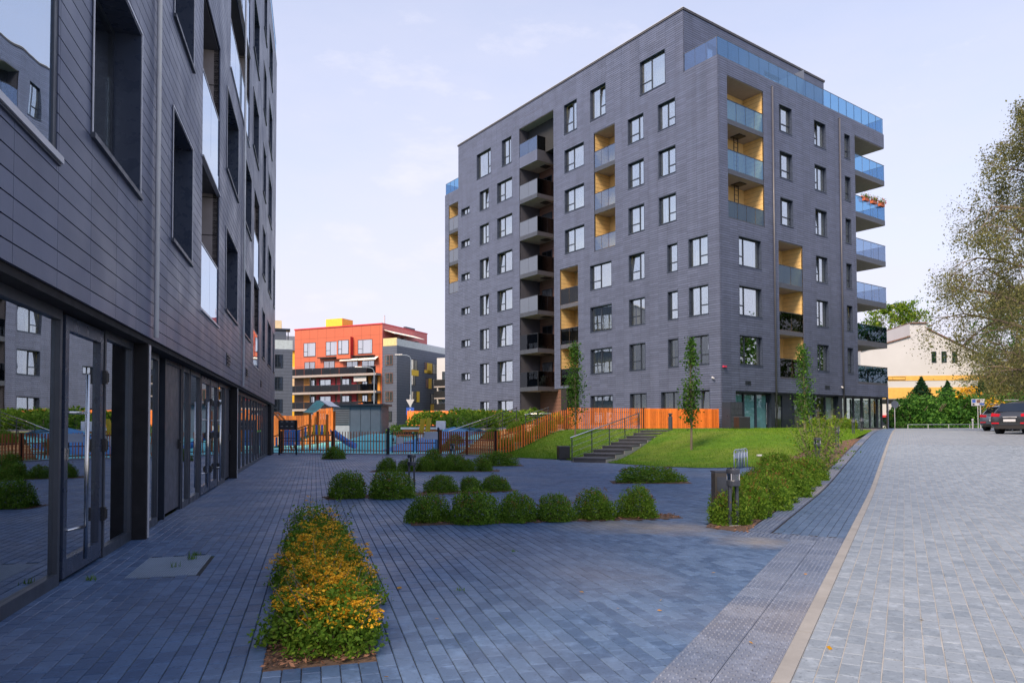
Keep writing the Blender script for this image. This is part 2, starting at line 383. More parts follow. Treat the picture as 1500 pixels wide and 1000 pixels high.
# beds cut into the plaza, as (corner list)
def strip(o0, o1, s0, s1): return [lp(o0, s0), lp(o1, s0), lp(o1, s1), lp(o0, s1)]
def quad(c, du, dv, ang):
    ca, sa = math.cos(ang), math.sin(ang); return [(c[0]+a*du*ca-b*dv*sa, c[1]+a*du*sa+b*dv*ca) for a, b in ((-1, -1), (1, -1), (1, 1), (-1, 1))]
BEDS = {'flower': [lp(1.6, 4.0), lp(2.2, 4.0), lp(2.2, 8.4), lp(1.6, 8.4)],
        'row_c': quad((.50, 9.78), 1.78, .24, .14), 'row_b': quad((-1.68, 13.50), 1.75, .30, .42),
        'row_a': quad((-2.2, 20.25), 1.75, .32, 0.0), 'low': quad((-.50, 22.9), .75, .35, .1), 'single': quad((-7.06, 27.9), .36, .30, .2),
        'island': quad((3.12, 16.05), .78, .30, -.05)}
LAWN_E = [(-.73, 29.8), (.05, 28.5), (1.9, 26.7), (2.35, 25.6), (3.21, 24.5), (4.49, 22.2), (5.89, 21.05), (6.78, 20.36), (7.35, 19.6)]
BED_R = [(2.50, 9.05), (2.84, 8.50)]
PLAZA = [lp(-.22, -4), lp(-.22, 35.8), (-9.5, 33.6), (-5.4, 31.9), (-3.3, 32.6), (-1.3, 30.6)]+LAWN_E+[(5.6, 16.2), (3.55, 11.6), (2.50, 9.05), (2.80, 8.46), kp(5.0, -WALK-.13), kp(5.0, -.48), kp(-9, -.48)]
bedlist = list(BEDS.values())
def in_plaza(x, y): return inside(x, y, PLAZA) and not any(inside(x, y, b) for b in bedlist)

plaza = structure(MB().prism(PLAZA, -.06, -.0075).build('plaza', M['joint_moss']), 'dark blue grey block paving of the courtyard')
GRATE = [lp(.30, 6.75), lp(.30, 7.72), lp(.86, 7.72), lp(.86, 6.75)]
cells = []; halves = []; AR = math.atan2(NL[1], NL[0])
for i in range(-3, 172):
    o = .05+i*.1
    off = (i % 2)*.1
    for j in range(-20, 180):
        s = j*.2+off; x, y = lp(o, s)
        if y < 1.0: continue
        if 1.6 < o < 2.2 and i % 2 == 0 and (abs(s-4.0) < .01 or abs(s-8.4) < .01): halves.append((*lp(o, s+(-.05 if s < 5 else .05)), AR)); continue
        if in_plaza(x, y) and not inside(x, y, GRATE): cells.append((x, y, AR))
paver_field(cells, (.0955, .196), 0., plaza, 'paver', M['paver'], 290)
paver_field(halves, (.0955, .096), 0., plaza, 'half_paver', M['paver'], 10)

road = structure(MB().prism([kp(-14, .10), kp(24, .10), kp(24, 24), kp(-14, 24)], lambda x, y: T(x, y)-.06, lambda x, y: T(x, y)-.005).build('road', M['joint_sand']), 'pale grey block paved access road')
# rebuild as a sheet that follows the rise
_V, _F = loft([kp(s, .07) for s in np.linspace(-14, 30, 45)], [kp(s, 26) for s in np.linspace(-14, 30, 45)], 60, 20, -.0028)
_old = road.data; road.data = np_mesh('road', _V, _F, M['joint_sand']); bpy.data.meshes.remove(_old)
cells = []; KR = math.atan2(KN[1], KN[0])
for i in range(0, 210):
    for j in range(-40, 135):
        x, y = kp(j*.2+(i % 2)*.1, .135+i*.1)
        if y < 1.2: continue
        w, u, v = seen_at((x, y, 0))
        if w > 0 and -40 < u < 1540 and v < 1100: cells.append((x, y, KR))
paver_field(cells, (.0945, .195), 0., road, 'paver', M['road_paver'], 300, bev=.0022)
# beyond, the blocks are too small to tell apart: brick pattern in the material
m, N_, L_, b_ = new_mat('far_road'); 
tc = N_.new('ShaderNodeNewGeometry'); mp = N_.new('ShaderNodeMapping'); mp.inputs['Rotation'].default_value = (0, 0, -math.atan2(KD[1], KD[0])); L_.new(tc.outputs['Position'], mp.inputs[0])
bt = N_.new('ShaderNodeTexBrick'); bt.inputs['Scale'].default_value = 1; bt.inputs['Brick Width'].default_value = .2; bt.inputs['Row Height'].default_value = .1; bt.inputs['Mortar Size'].default_value = .004
bt.inputs['Color1'].default_value = (.155, .195, .25, 1); bt.inputs['Color2'].default_value = (.225, .27, .33, 1); bt.inputs['Mortar'].default_value = (.32, .31, .285, 1)
L_.new(mp.outputs[0], bt.inputs['Vector']); 
mm = N_.new('ShaderNodeMixRGB'); mm.blend_type = 'MULTIPLY'; mm.inputs[0].default_value = .6; L_.new(bt.outputs[0], mm.inputs[1]); L_.new(ramp(N_, L_, noise(N_, L_, .4, 6, .65), [(.3, (.75, .75, .78)), (.7, (1, 1, 1))]), mm.inputs[2])
L_.new(mm.outputs[0], b_.inputs['Base Color']); b_.inputs['Roughness'].default_value = .55
M['far_road'] = m
_V, _F = loft([kp(s, .07) for s in np.linspace(26.9, 75, 45)], [kp(s, 18.5) for s in np.linspace(26.9, 52, 45)], 60, 20, .001)
link('far_road', np_mesh('far_road', _V, _F, M['far_road']), road)

# kerb, walkway, tactile strips
kerb = structure(empty('kerb'), 'flush pale kerb between walkway and road')
for i in range(-8, 62):
    s0 = i*1.0; q = [kp(s0+.004, 0), kp(s0+.996, 0), kp(s0+.996, .085), kp(s0+.004, .085)]
    MB().prism(q, lambda x, y: T(x, y)-.05, lambda x, y: T(x, y)+.006).build('kerb_stone', M['kerb'], kerb)
walk = structure(link('walkway', np_mesh('walkway', *loft([kp(s, -WALK) for s in np.linspace(4.4, 62, 60)], [kp(s, 0) for s in np.linspace(4.4, 62, 60)], 80, 6, -.006), M['joint']), None), 'dark blue block walkway beside the road')
cells = []
for i in range(0, 8):
    for j in range(0, 290):
        s = 5.25+j*.2+(i % 2)*.1
        x, y = kp(s, -.05-i*.1); cells.append((x, y, KR))
paver_field(cells, (.0955, .196), 0., walk, 'paver', M['walk_paver'], 200)
tactile = structure(empty('tactile_paving'), 'grey tactile slabs along the kerb and walkway edge')
def slab(o0, o1, s0, s1, kind):
    b = MB(); z = lambda x, y: T(x, y)+.004
    b.prism([kp(s0+.002, o0+.002), kp(s1-.002, o0+.002), kp(s1-.002, o1-.002), kp(s0+.002, o1-.002)], lambda x, y: T(x, y)-.03, z)
    if kind == 'dots':
        nu, nv = max(1, round((o1-o0)/.034)), max(1, round((s1-s0)/.058))
        for i in range(nu):
            for j in range(nv):
                c = kp(s0+(j+.5+.25*(1 if i % 2 else -1))*(s1-s0)/nv, o0+(i+.5)*(o1-o0)/nu); zz = T(*c)+.004
                vs = []; 
                for rr, h in ((1, 0), (.7, .0055)):
                    for k in range(6):
                        t = k*math.pi/3; a, e = .0085*rr*math.cos(t), .016*rr*math.sin(t)
                        vs.append((c[0]+KN[0]*a+KD[0]*e, c[1]+KN[1]*a+KD[1]*e, zz+h))
                b.add(vs, [(k, (k+1) % 6, 6+(k+1) % 6, 6+k) for k in range(6)]+[(6, 7, 8, 9, 10, 11)])
    else:
        n = max(2, round((o1-o0)/.055))
        for i in range(n):
            a = o0+(i+.22)*(o1-o0)/n; e = o0+(i+.78)*(o1-o0)/n
            b.prism([kp(s0+.01, a), kp(s1-.01, a), kp(s1-.01, e), kp(s0+.01, e)], z, lambda x, y: T(x, y)+.010)
    b.build('tactile_slab', M['tactile'], tactile)
for j in range(-4, 16):
    for i in range(2): slab(-.53+i*.265, -.265+i*.265, j*.3, (j+1)*.3, 'dots')
for i in range(4): slab(-WALK-.12+i*.3025, -WALK-.12+(i+1)*.3025, 4.8, 5.12, 'ribs')
for j in range(160): slab(-WALK, -WALK+.27, 5.16+j*.3, 5.16+(j+1)*.3, 'ribs')
# ------------------------------------------------------------------ facade helpers
TW, TH = .80, .145
def rects(u0, u1, z0, z1, holes):
    us = sorted({u0, u1, *[min(max(h[k], u0), u1) for h in holes for k in (0, 1)]}); out = []
    for a, b in zip(us, us[1:]):
        if b-a < 1e-4: continue
        m = (a+b)/2; hs = sorted([(max(h[2], z0), min(h[3], z1)) for h in holes if h[0] < m < h[1] and h[3] > z0 and h[2] < z1]); z = z0
        for c, d in hs:
            if c-z > 1e-3: out.append((a, b, z, c))
            z = max(z, d)
        if z1-z > 1e-3: out.append((a, b, z, z1))
    return out
def cladding(F, u0, u1, z0, z1, holes, parent, zref=0., uref=0., single=None, gz=.022, gu=.008):
    """dark backing sheet with real openings, planks 12 mm proud with open joints"""
    b = MB()
    for (a, e, c, d) in rects(u0, u1, z0, z1, holes): b.mbox(F, a, e, -.10, 0, c, d)
    b.build('backing_wall', M['joint'], parent)
    p = MB(); cand = []
    r0 = math.floor((z0-zref)/TH); r1 = math.ceil((z1-zref)/TH)
    for r in range(r0, r1):
        c, d = max(z0, zref+r*TH), min(z1, zref+(r+1)*TH)
        if d-c < .02: continue
        hs = [h for h in holes if h[2] < d-.01 and h[3] > c+.01]
        i0 = math.floor((u0-uref)/TW); i1 = math.ceil((u1-uref)/TW)
        for i in range(i0, i1):
            a, e = max(u0, uref+i*TW), min(u1, uref+(i+1)*TW)
            segs = [(a, e, c, d)]
            for h in hs:
                ns = []
                for (sa, se, sc, sd) in segs:
                    if h[1] <= sa or h[0] >= se: ns.append((sa, se, sc, sd)); continue
                    if h[0]-sa > .03: ns.append((sa, h[0], sc, sd))
                    if se-h[1] > .03: ns.append((h[1], se, sc, sd))
                    lo, hi = max(sa, h[0]), min(se, h[1])
                    if h[2]-sc > .03: ns.append((lo, hi, sc, h[2]))
                    if sd-h[3] > .03: ns.append((lo, hi, h[3], sd))
                segs = ns
            for (sa, se, sc, sd) in segs:
                if se-sa < .03 or sd-sc < .015: continue
                full = abs(se-sa-TW) < 1e-6 and abs(sd-sc-TH) < 1e-6
                if single and full: cand.append((sa, sc)); continue
                p.mbox(F, sa+gu/2, se-gu/2, -.001, .022, sc+gz/2, sd-gz/2)
    if single and cand:
        own = parent.matrix_basis
        def key(t):
            w, u, v = seen_at(own @ Vector(F(t[0]+TW/2, 0, t[1]+TH/2)))
            return (0, w) if (w > 0 and -30 < u < 1500 and -20 < v < 1000) else (1, 1e9)
        cand.sort(key=key)
        q = MB(); q.mbox(F, gu/2, TW-gu/2, -.001, .022, gz/2, TH-gz/2); me = q.mesh('plank', M['clad'])
        for (sa, sc) in cand[:single]:
            o = link('plank', me, parent); o.location = Vector(F(sa, 0, sc))-Vector(F(0, 0, 0))
        for (sa, sc) in cand[single:]: p.mbox(F, sa+gu/2, sa+TW-gu/2, -.001, .022, sc+gz/2, sc+TH-gz/2)
    p.build('cladding', M['clad'], parent, kind='stuff')

def curtain(F, u0, u1, o, z0, z1, parent, m, amp=.035, per=.16):
    n = max(6, int((u1-u0)/per*6)); V = []; ph = random.random()*6
    for i in range(n+1):
        u = u0+(u1-u0)*i/n; d = amp*math.sin(u/per*6.283+ph)+amp*.4*math.sin(u/per*2.7+ph)
        V += [F(u, o+d, z0), F(u, o+d*.8, z1)]
    b = MB(); b.add(V, [(2*i, 2*i+2, 2*i+3, 2*i+1) for i in range(n)])
    b.add([F(u0+(u1-u0)*k, o+e, z) for k, e, z in ((0, -.06, z1), (1, -.06, z1), (1, -.06, z1+.03), (0, -.06, z1+.03))], [(0, 1, 2, 3)])
    return b.build('curtain', m, parent, smooth=True)

def window(F, u0, u1, z0, z1, parent, split=.45, side='l', flip=False, depth=.17, inner=True, cur=0, tilt=False, fm='frame', gm='glass', rim='reveal', rim_w=.03, sill='reveal', transom=.34, room=.55, deep=.10):
    """recessed window. split is measured from the left as one looks at the wall; flip when u runs to the left"""
    w = u1-u0; X = (lambda t: u1-t*w) if flip else (lambda t: u0+t*w)
    B = lambda b, ta, tb, o0, o1, c, d: b.mbox(F, *sorted((X(ta), X(tb))), o0, o1, c, d)
    e = rim_w; b = MB()
    b.mbox(F, u0, u0+e, -depth-.05, .032, z0, z1); b.mbox(F, u1-e, u1, -depth-.05, .032, z0, z1)
    b.mbox(F, u0+e, u1-e, -depth-.05, .032, z1-e, z1)
    win = b.build('window', M[rim], parent)
    MB().mbox(F, u0-.015, u1+.015, -depth, .06, z0-.012, z0+e).build('sill', M[sill], win)
    a0, a1, c0, c1 = e/w, 1-e/w, z0+e, z1-e
    ft = .055; t = ft/w; f = MB(); o0, o1 = -depth-.04, -depth+.012
    B(f, a0, a0+t, o0, o1, c0, c1); B(f, a1-t, a1, o0, o1, c0, c1); B(f, a0+t, a1-t, o0, o1, c0, c0+ft); B(f, a0+t, a1-t, o0, o1, c1-ft, c1)
    panes = []; zt = c0+(c1-c0)*transom
    if 0 < split < 1:
        B(f, split-t*.75, split+t*.75, o0, o1+.008, c0+ft, c1-ft)
        L_ = (a0+t, split-t*.75); R_ = (split+t*.75, a1-t); cas, fix = (L_, R_) if side == 'l' else (R_, L_)
    else: cas, fix = (a0+t, a1-t), None
    if transom > 0:
        B(f, cas[0], cas[1], o0, o1+.004, zt-.035, zt+.035); panes += [(cas, c0+ft, zt-.035, False), (cas, zt+.035, c1-ft, tilt)]
    else: panes.append((cas, c0+ft, c1-ft, tilt))
    if fix: panes.append((fix, c0+ft, c1-ft, False))
    f.build('frame', M[fm], win)
    for (sp, c, d, tl) in panes:
        p = MB(); ua, ub = sorted((X(sp[0]), X(sp[1]))); k = .10 if tl else 0
        oo = -depth-.012
        p.add([F(ua, oo, c), F(ub, oo, c), F(ub, oo-.012, c), F(ua, oo-.012, c), F(ua, oo-k, d), F(ub, oo-k, d), F(ub, oo-.012-k, d), F(ua, oo-.012-k, d)], MB.BF)
        if tl:
            for (x0, x1) in ((ua, ua+.035), (ub-.035, ub)):
                p.add([F(x0, oo-.013, c), F(x1, oo-.013, c), F(x1, oo-.05, c), F(x0, oo-.05, c), F(x0, oo-k-.013, d), F(x1, oo-k-.013, d), F(x1, oo-k-.05, d), F(x0, oo-k-.05, d)], MB.BF, 1)
        p.build('pane', [M[gm], M[fm]], win)
    if inner:
        q = MB(); i0, i1 = -depth-.05-deep-.22, -depth-.055
        q.mbox(F, u0-.005, u0+e+.03, i0, i1, z0, z1); q.mbox(F, u1-e-.03, u1+.005, i0, i1, z0, z1); q.mbox(F, u0, u1, i0, i1, z1-e-.02, z1+.01); q.mbox(F, u0, u1, i0, i1, z0-.01, z0+e+.01)
        q.build('inner_reveal', M['cream'], win)
    if cur: 
        cm = M['curtain'] if cur in (1, 3) else M['curtain2']
        if cur in (1, 2): curtain(F, u0+.05, u1-.05, -depth-.46, z0+.02, z1-.06, win, cm)
        else:
            curtain(F, *sorted((X(.06), X(.36))), -depth-.46, z0+.02, z1-.06, win, cm)
            if cur == 4: curtain(F, *sorted((X(.74), X(.94))), -depth-.46, z0+.02, z1-.06, win, cm)
    return win

def balustrade(F, u0, u1, o, z0, z1, parent, gm, n=3, fascia=.26, fm='frame', fas='pipe_dark', name='balcony_front'):
    """glass balcony front: fascia over the slab edge, posts, panes and a thin top rail"""
    b = MB(); b.mbox(F, u0, u1, o-.03, o+.012, z0, z0+fascia); bal = b.build(name, M[fas], parent)
    f = MB(); f.mbox(F, u0, u1, o-.028, o+.02, z1-.035, z1)
    for i in range(n+1):
        u = u0+(u1-u0)*i/n; f.mbox(F, max(u0, u-.018), min(u1, u+.018), o-.03, o-.012, z0+fascia, z1-.035)
    f.build('rail', M[fm], bal)
    for i in range(n):
        a, e = u0+(u1-u0)*i/n, u0+(u1-u0)*(i+1)/n
        MB().mbox(F, a+.02, e-.02, o-.008, o+.006, z0+fascia+.01, z1-.036).build('glass_panel', M[gm], bal)
    return bal

# ------------------------------------------------------------------ far building across the courtyard (local x along the street front, y along the court front)
CRN = (12.437, 41.824)
tower = tag(empty('apartment_building', (CRN[0], CRN[1], 0), math.atan2(.58848602, .80850739)), 'tall dark grey apartment block with yellow balconies and rooftop glass terrace', 'building')
CFz = lambda u, o, z: (-o, u, z)          # court front
SFz = lambda u, o, z: (u, -o, z)          # street front
ZB = [1.40, 4.97, 8.01, 11.06, 14.3, 17.4, 20.47, 23.46]; ZT = [3.43, 6.78, 9.83, 12.87, 16.1, 19.16, 22.24, 25.74]
FL = [1.05, 4.35, 7.4, 10.45, 13.65, 16.8, 19.86, 22.86]
cw = []   # court windows: floor, u0, u1, split, side, curtain, tilt
for k in range(1, 7):
    cw.append((k, 24.48, 25.97, .5, 'r', 4 if k < 3 else 3, k in (6, 4, 3)))
    cw.append((k, 20.98, 23.22, .42, 'l', (4, 3, 2, 0, 1, 0)[k-1], k in (4, 3, 2, 1)))
    cw.append((k, 6.03, 7.52, .62, 'l', (0, 4, 0, 1, 0, 0)[k-1], k == 3))
for k in (4, 5, 6): cw += [(k, 11.98, 14.22, .42, 'l', (1, 1, 0)[k-4], False), (k, 3.3, 4.78, .5, 'r', 1 if k == 4 else 0, False)]
for k in (1, 2, 3): cw += [(k, 9.17, 11.42, .44, 'l', 2, False), (k, 3.22, 4.09, 1, 'l', 0, False), (k, .85, 2.36, .5, 'r', 1 if k == 3 else 0, False)]
cw += [(7, 24.15, 26.43, .7, 'r', 0, False), (7, 21.08, 22.5, .6, 'l', 0, False), (7, 12.75, 14.25, .6, 'l', 0, True), (7, 9.65, 11.3, .55, 'r', 1, True), (7, 4.11, 6.36, .42, 'l', 1, False)]
cw += [(0, 24.48, 25.94, .5, 'l', 0, False), (0, 20.95, 23.2, .4, 'l', 4, False), (0, 9.12, 11.45, .45, 'l', 2, False), (0, 5.96, 7.5, .55, 'l', 1, False), (0, 3.2, 4.72, .6, 'l', 2, False), (0, .82, 2.30, .5, 'r', 2, True)]
small = [(27.6, 29.08, t-.66, t) for t in (21.43, 18.44, 15.34, 12.18, 9.19, 6.12, 2.77)]
holes = [(u0, u1, ZB[k], ZT[k]) for (k, u0, u1, *_r) in cw]+small
SH = (15.52, 19.98, 1.0, 25.9); YB = [(8.78, 10.92, 13.8, 22.45), (12.74, 14.81, 4.25, 13.2), (29.67, 31.32, 13.8, 22.38)]
GE = (12.74, 15.52, 1.0, 4.10)
hc = holes+[SH, GE]+YB+[(0, 2.62, 23.52, 28), (29.59, 32.06, 23.52, 28)]
cladding(CFz, 0, 32.06, 1.0, 27.55, hc, tower, zref=ZB[1]-TH*20, uref=.05)
for (k, u0, u1, sp, sd, cu, tl) in cw:
    window(CFz, u0, u1, ZB[k], ZT[k], tower, sp, sd, True, cur=cu, tilt=tl)
for (u0, u1, a, b) in small: window(CFz, u0, u1, a, b, tower, .5, 'l', True, transom=0)
# street front
sw = []
for k in (1, 2, 3): sw.append((k, 1.78, 4.08, .3, 'l', (0, 0, 2)[k-1], False))
for k in (4, 5, 6): sw.append((k, 6.2, 7.66, .3, 'r', 3 if k < 6 else 1, False))
for k in range(1, 7): sw += [(k, 10.3, 11.78, .45, 'l', 3 if k > 2 else 0, k in (6, 4, 3)), (k, 14.2, 15.0, 1, 'l', (0, 4, 0, 3, 0, 0)[k-1], k == 2)]
hs = [(u0, u1, ZB[k], ZT[k]) for (k, u0, u1, *_r) in sw]
SB1, SB2 = (.83, 4.5, 13.8, 22.55), (5.97, 8.72, 4.3, 13.22)
hs2 = hs+[SB1, SB2, (15.66, 20, 4.24, 22.44), (1.34, 19.9, 0.6, 3.34)]
cladding(SFz, 0, 20, .9, 23.52, hs2, tower, zref=ZB[1]-TH*28, uref=.12)
for (k, u0, u1, sp, sd, cu, tl) in sw: window(SFz, u0, u1, ZB[k], ZT[k], tower, sp, sd, False, cur=cu, tilt=tl)
# inner mass of the block, kept behind the rooms
c = MB(); c.box(2.4, 15.0, 2.9, 31.2, .5, 23.3); c.box(3.0, 16.5, 1.9, 31.2, 3.4, 23.25); c.build('core', M['inside'], tower)
c = MB(); c.box(.1, 20, .1, 2.7, 23.35, 23.48); c.box(.1, 16.9, 29.5, 32.0, 23.35, 23.48); c.build('terrace_deck', M['soffit'], tower)
e = MB(); e.box(16.5, 16.9, 2.7, 32.06, 3.34, 23.4); e.box(15.66, 16.9, 2.6, 2.75, 4.24, 22.44); e.build('end_wall', M['white'], tower)
e = MB(); e.box(.1, 16.9, 31.9, 32.06, 1.0, 23.4); e.build('rear_wall', M['clad'], tower)
# penthouse
ph = MB(); ph.box(.85, 15.9, 3.4, 29.0, 23.4, 27.5); ph.box(.05, 16.1, 2.68, 29.5, 27.3, 27.5); ph.build('penthouse_core', M['inside'], tower)
PFz = lambda u, o, z: (u, 2.62-o, z)
cladding(PFz, 0, 16.2, 23.5, 27.55, [(2.3, 3.4, 24.3, 26.2), (8.5, 11, 23.6, 26.2)], tower, zref=ZB[7], uref=.05)
window(PFz, 2.3, 3.4, 24.3, 26.2, tower, 1, 'l', inner=False); window(PFz, 8.5, 11, 23.6, 26.2, tower, .5, 'l', inner=False, transom=0)
MB().box(0, 16.2, 29.5, 29.59, 23.5, 27.55).build('penthouse_end', M['clad'], tower); MB().box(16.1, 16.2, 2.63, 29.5, 23.5, 27.55).build('penthouse_end', M['clad'], tower)
r = MB(); r.box(-.07, 16.3, 2.55, 29.68, 27.55, 27.67); r.build('roof_cap', M['cap'], tower)
r = MB(); r.box(-.09, 16.32, 2.53, 29.70, 27.672, 27.70); r.build('roof_edge', M['rim'], tower)
def glass_rail(F, u0, u1, o, z0, z1, n, parent, gm='blue_glass'):
    f = MB(); f.mbox(F, u0, u1, o-.02, o+.02, z0-.03, z0+.04); f.mbox(F, u0, u1, o-.012, o+.012, z1-.03, z1); rl = None
    for i in range(n+1):
        u = u0+(u1-u0)*i/n; f.mbox(F, max(u0, u-.018), min(u1, u+.018), o-.035, o-.006, z0, z1)
    rl = f.build('terrace_railing', M['pipe_dark'], parent)
    for i in range(n):
        a, e = u0+(u1-u0)*i/n, u0+(u1-u0)*(i+1)/n
        MB().mbox(F, a+.012, e-.012, o-.004, o+.006, z0+.04, z1-.03).build('glass_panel', M[gm], rl)
glass_rail(SFz, 0.0, 20, -.05, 23.55, 24.75, 19, tower); glass_rail(CFz, .06, 2.6, -.05, 23.55, 24.75, 3, tower, 'rail_glass')
glass_rail(CFz, 29.62, 32.0, -.05, 23.55, 24.65, 3, tower)
glass_rail(lambda u, o, z: (19.98+o, u, z), .1, 3.0, -.05, 23.55, 24.75, 3, tower); glass_rail(lambda u, o, z: (u, 32.0-o, z), .1, 6, -.05, 23.55, 24.65, 5, tower)
MB().box(9.35, 9.40, .1, 2.6, 23.5, 25.45).build('terrace_screen', M['frost_glass'], tower)

def recess(F, u0, u1, z0, z1, floors, parent, depth=1.5, wall='yellow', gm='rail_glass', n=3, dark_from=0, far='hi', ladder=True, door=True):
    """loggia column: side walls, back wall with doors, slabs, glass fronts"""
    bx = MB(); bx.mbox(F, u0-.05, u0, -depth, -.02, z0, z1); bx.mbox(F, u1, u1+.05, -depth, -.02, z0, z1); bx.mbox(F, u0-.05, u1+.05, -depth-.06, -depth, z0, z1)
    bx.build('loggia_lining', M[wall], parent)
    # boards of the lining
    jb = MB(); zz = z0+.1
    while zz < z1-.05:
        for uu, d in ((u0, .004), (u1, -.004)): jb.mbox(F, *sorted((uu, uu+d)), -depth+.02, -.03, zz, zz+.012)
        zz += .29
    jb.build('board_joint', M['brown'], parent, kind='stuff')
    cl = MB().mbox(F, u0, u1, -depth, -.02, z1-.03, z1).build('loggia_ceiling', M['soffit'], parent)
    for k, fz in floors:
        lo = max(z0, fz-.24)
        if lo > z0+.01: MB().mbox(F, u0, u1, -depth, -.035, lo, fz).build('balcony_slab', M['soffit'], parent)
        else: MB().mbox(F, u0, u1, -depth, -.035, z0+.01, fz+.04).build('balcony_slab', M['soffit'], parent)
        g = gm(k) if callable(gm) else gm
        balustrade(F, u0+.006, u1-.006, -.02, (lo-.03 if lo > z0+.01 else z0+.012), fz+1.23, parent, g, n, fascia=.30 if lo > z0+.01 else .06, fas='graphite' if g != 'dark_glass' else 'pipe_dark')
        if door:
            d = MB(); a = u0+.12*(u1-u0); e = u0+.5*(u1-u0); d.mbox(F, a, e, -depth, -depth+.05, fz, fz+2.15)
            dd = d.build('balcony_door', M['frame'], parent)
            MB().mbox(F, a+.07, (a+e)/2-.04, -depth+.05, -depth+.06, fz+.1, fz+2.08).build('pane', M['dark_glass'], dd); MB().mbox(F, (a+e)/2+.04, e-.07, -depth+.05, -depth+.06, fz+.1, fz+2.08).build('pane', M['dark_glass'], dd)
        if ladder and lo > z0+.01:
            h = MB(); uu = u0+(.62 if far == 'hi' else .3)*(u1-u0)
            h.mbox(F, uu-.32, uu+.34, -depth+.25, -depth+.95, lo-.06, lo-.005)
            lz0 = fz-2.95
            for q in (uu-.2, uu+.2): h.mbox(F, q-.02, q+.02, -depth+.42, -depth+.46, lz0, lo-.05)
            for i in range(1, 10): h.mbox(F, uu-.2, uu+.2, -depth+.43, -depth+.45, lz0+i*.29, lz0+i*.29+.03)
            h.build('escape_ladder', M['black'], parent)
recess(CFz, *YB[0], [(6, FL[6]), (5, FL[5]), (4, FL[4])], tower, gm='rail_glass', n=3, ladder=False)
recess(CFz, *YB[1], [(3, FL[3]), (2, FL[2]), (1, FL[1])], tower, gm='dark_glass', n=2, ladder=False)
recess(CFz, *YB[2], [(6, FL[6]), (5, FL[5]), (4, FL[4])], tower, gm='frost_glass', n=2, ladder=False)
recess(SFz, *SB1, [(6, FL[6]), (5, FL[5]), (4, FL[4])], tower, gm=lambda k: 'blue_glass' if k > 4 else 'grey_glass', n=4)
recess(SFz, *SB2, [(3, FL[3]), (2, FL[2]), (1, FL[1])], tower, gm=lambda k: 'grey_glass' if k > 2 else 'dark_glass', n=2, ladder=False, door=False)
# deep balcony shaft on the court front
D = 2.1
s = MB(); s.mbox(CFz, SH[0]-.06, SH[1]+.06, -D-.06, -D, 1.0, 25.9); s.build('shaft_back', M['brown'], tower)
s = MB(); s.mbox(CFz, SH[1], SH[1]+.05, -D, -.02, 1.0, 25.9); s.mbox(CFz, SH[0]-.05, SH[0], -D, -.02, 4.1, 25.9); s.build('shaft_side', M['pipe_dark'], tower)
MB().mbox(CFz, SH[0], SH[1], -D, -.02, 25.87, 25.9).build('shaft_ceiling', M['soffit'], tower)
s = MB(); zz = 1.2
while zz < 25.8: s.mbox(CFz, SH[0], SH[1], -D, -D+.008, zz, zz+.01); zz += .29
s.build('shaft_joint', M['joint'], tower, kind='stuff')
for k in range(1, 8):
    fz = FL[k]; lo = fz-.28; gf = ('dark_glass' if k < 3 else 'frost_glass')
    sl = MB().mbox(CFz, 17.62, 19.96, -D+.05, -.03, lo+.004, fz).build('shaft_balcony', M['soffit'], tower)
    fa = MB(); z2 = fz+.62 if k == 7 else fz+.06
    fa.mbox(CFz, 17.6, 19.965, -.03, .014, lo, z2); fa.build('front_fascia', M['clad'] if k == 7 else M['graphite'], sl)
    fb = MB(); fb.mbox(CFz, 17.60, 17.63, -D+.05, -.03, lo, z2); fb.build('side_fascia', M['pipe_dark'], sl)
    for i in range(2):
        a = 17.62+i*1.17; MB().mbox(CFz, a+.01, a+1.16, -.012, .0, z2, fz+1.72 if k == 7 else fz+1.25).build('glass_panel', M[gf if k < 7 else 'rail_glass'], sl)
    for i in range(2):
        o0 = -.03-i*1.0; MB().mbox(CFz, 17.605, 17.618, o0-.98, o0, z2, fz+1.72 if k == 7 else fz+1.25).build('glass_panel', M['dark_glass'], sl)
    rr = MB(); zt = fz+1.72 if k == 7 else fz+1.25
    rr.mbox(CFz, 17.59, 19.965, -.02, .012, zt, zt+.035); rr.mbox(CFz, 17.59, 17.63, -D+.05, -.02, zt, zt+.035); rr.mbox(CFz, 17.59, 17.63, -.03, .006, z2, zt); rr.build('rail', M['black'], sl)
    hh = MB(); hh.mbox(CFz, 18.0, 18.65, -1.75, -1.1, lo-.05, lo); hh.build('hatch', M['black'], sl)
    dd = MB().mbox(CFz, 18.3, 19.6, -D, -D+.05, fz, fz+2.15).build('balcony_door', M['frame'], tower)
    for a, e in ((18.36, 18.92), (18.98, 19.54)): MB().mbox(CFz, a, e, -D+.05, -D+.06, fz+.1, fz+2.08).build('pane', M['glass' if k in (1, 3, 5) else 'dark_glass'], dd)
    ld = MB()
    if k > 1:
        for q in (17.05, 17.4): ld.mbox(CFz, q-.02, q+.02, -D+.12, -D+.16, fz-2.6, fz)
        for i in range(9): ld.mbox(CFz, 17.05, 17.4, -D+.13, -D+.15, fz-2.5+i*.28, fz-2.47+i*.28)
        ld.build('wall_ladder', M['black'], tower)
# things stored on the balconies that show through the glass
st = MB()
for k, uu, hh in ((1, 17.9, .8), (1, 18.2, .95), (1, 18.55, .5), (2, 18.0, .3), (2, 18.4, .35), (7, 17.9, .9), (7, 18.3, 1.2)):
    b_ = .12+.1*random.random(); st.mbox(CFz, uu-b_, uu+b_, -1.3, -.9, FL[k]+.01, FL[k]+hh)
st.build('stored_boxes', M['curtain2'], tower)
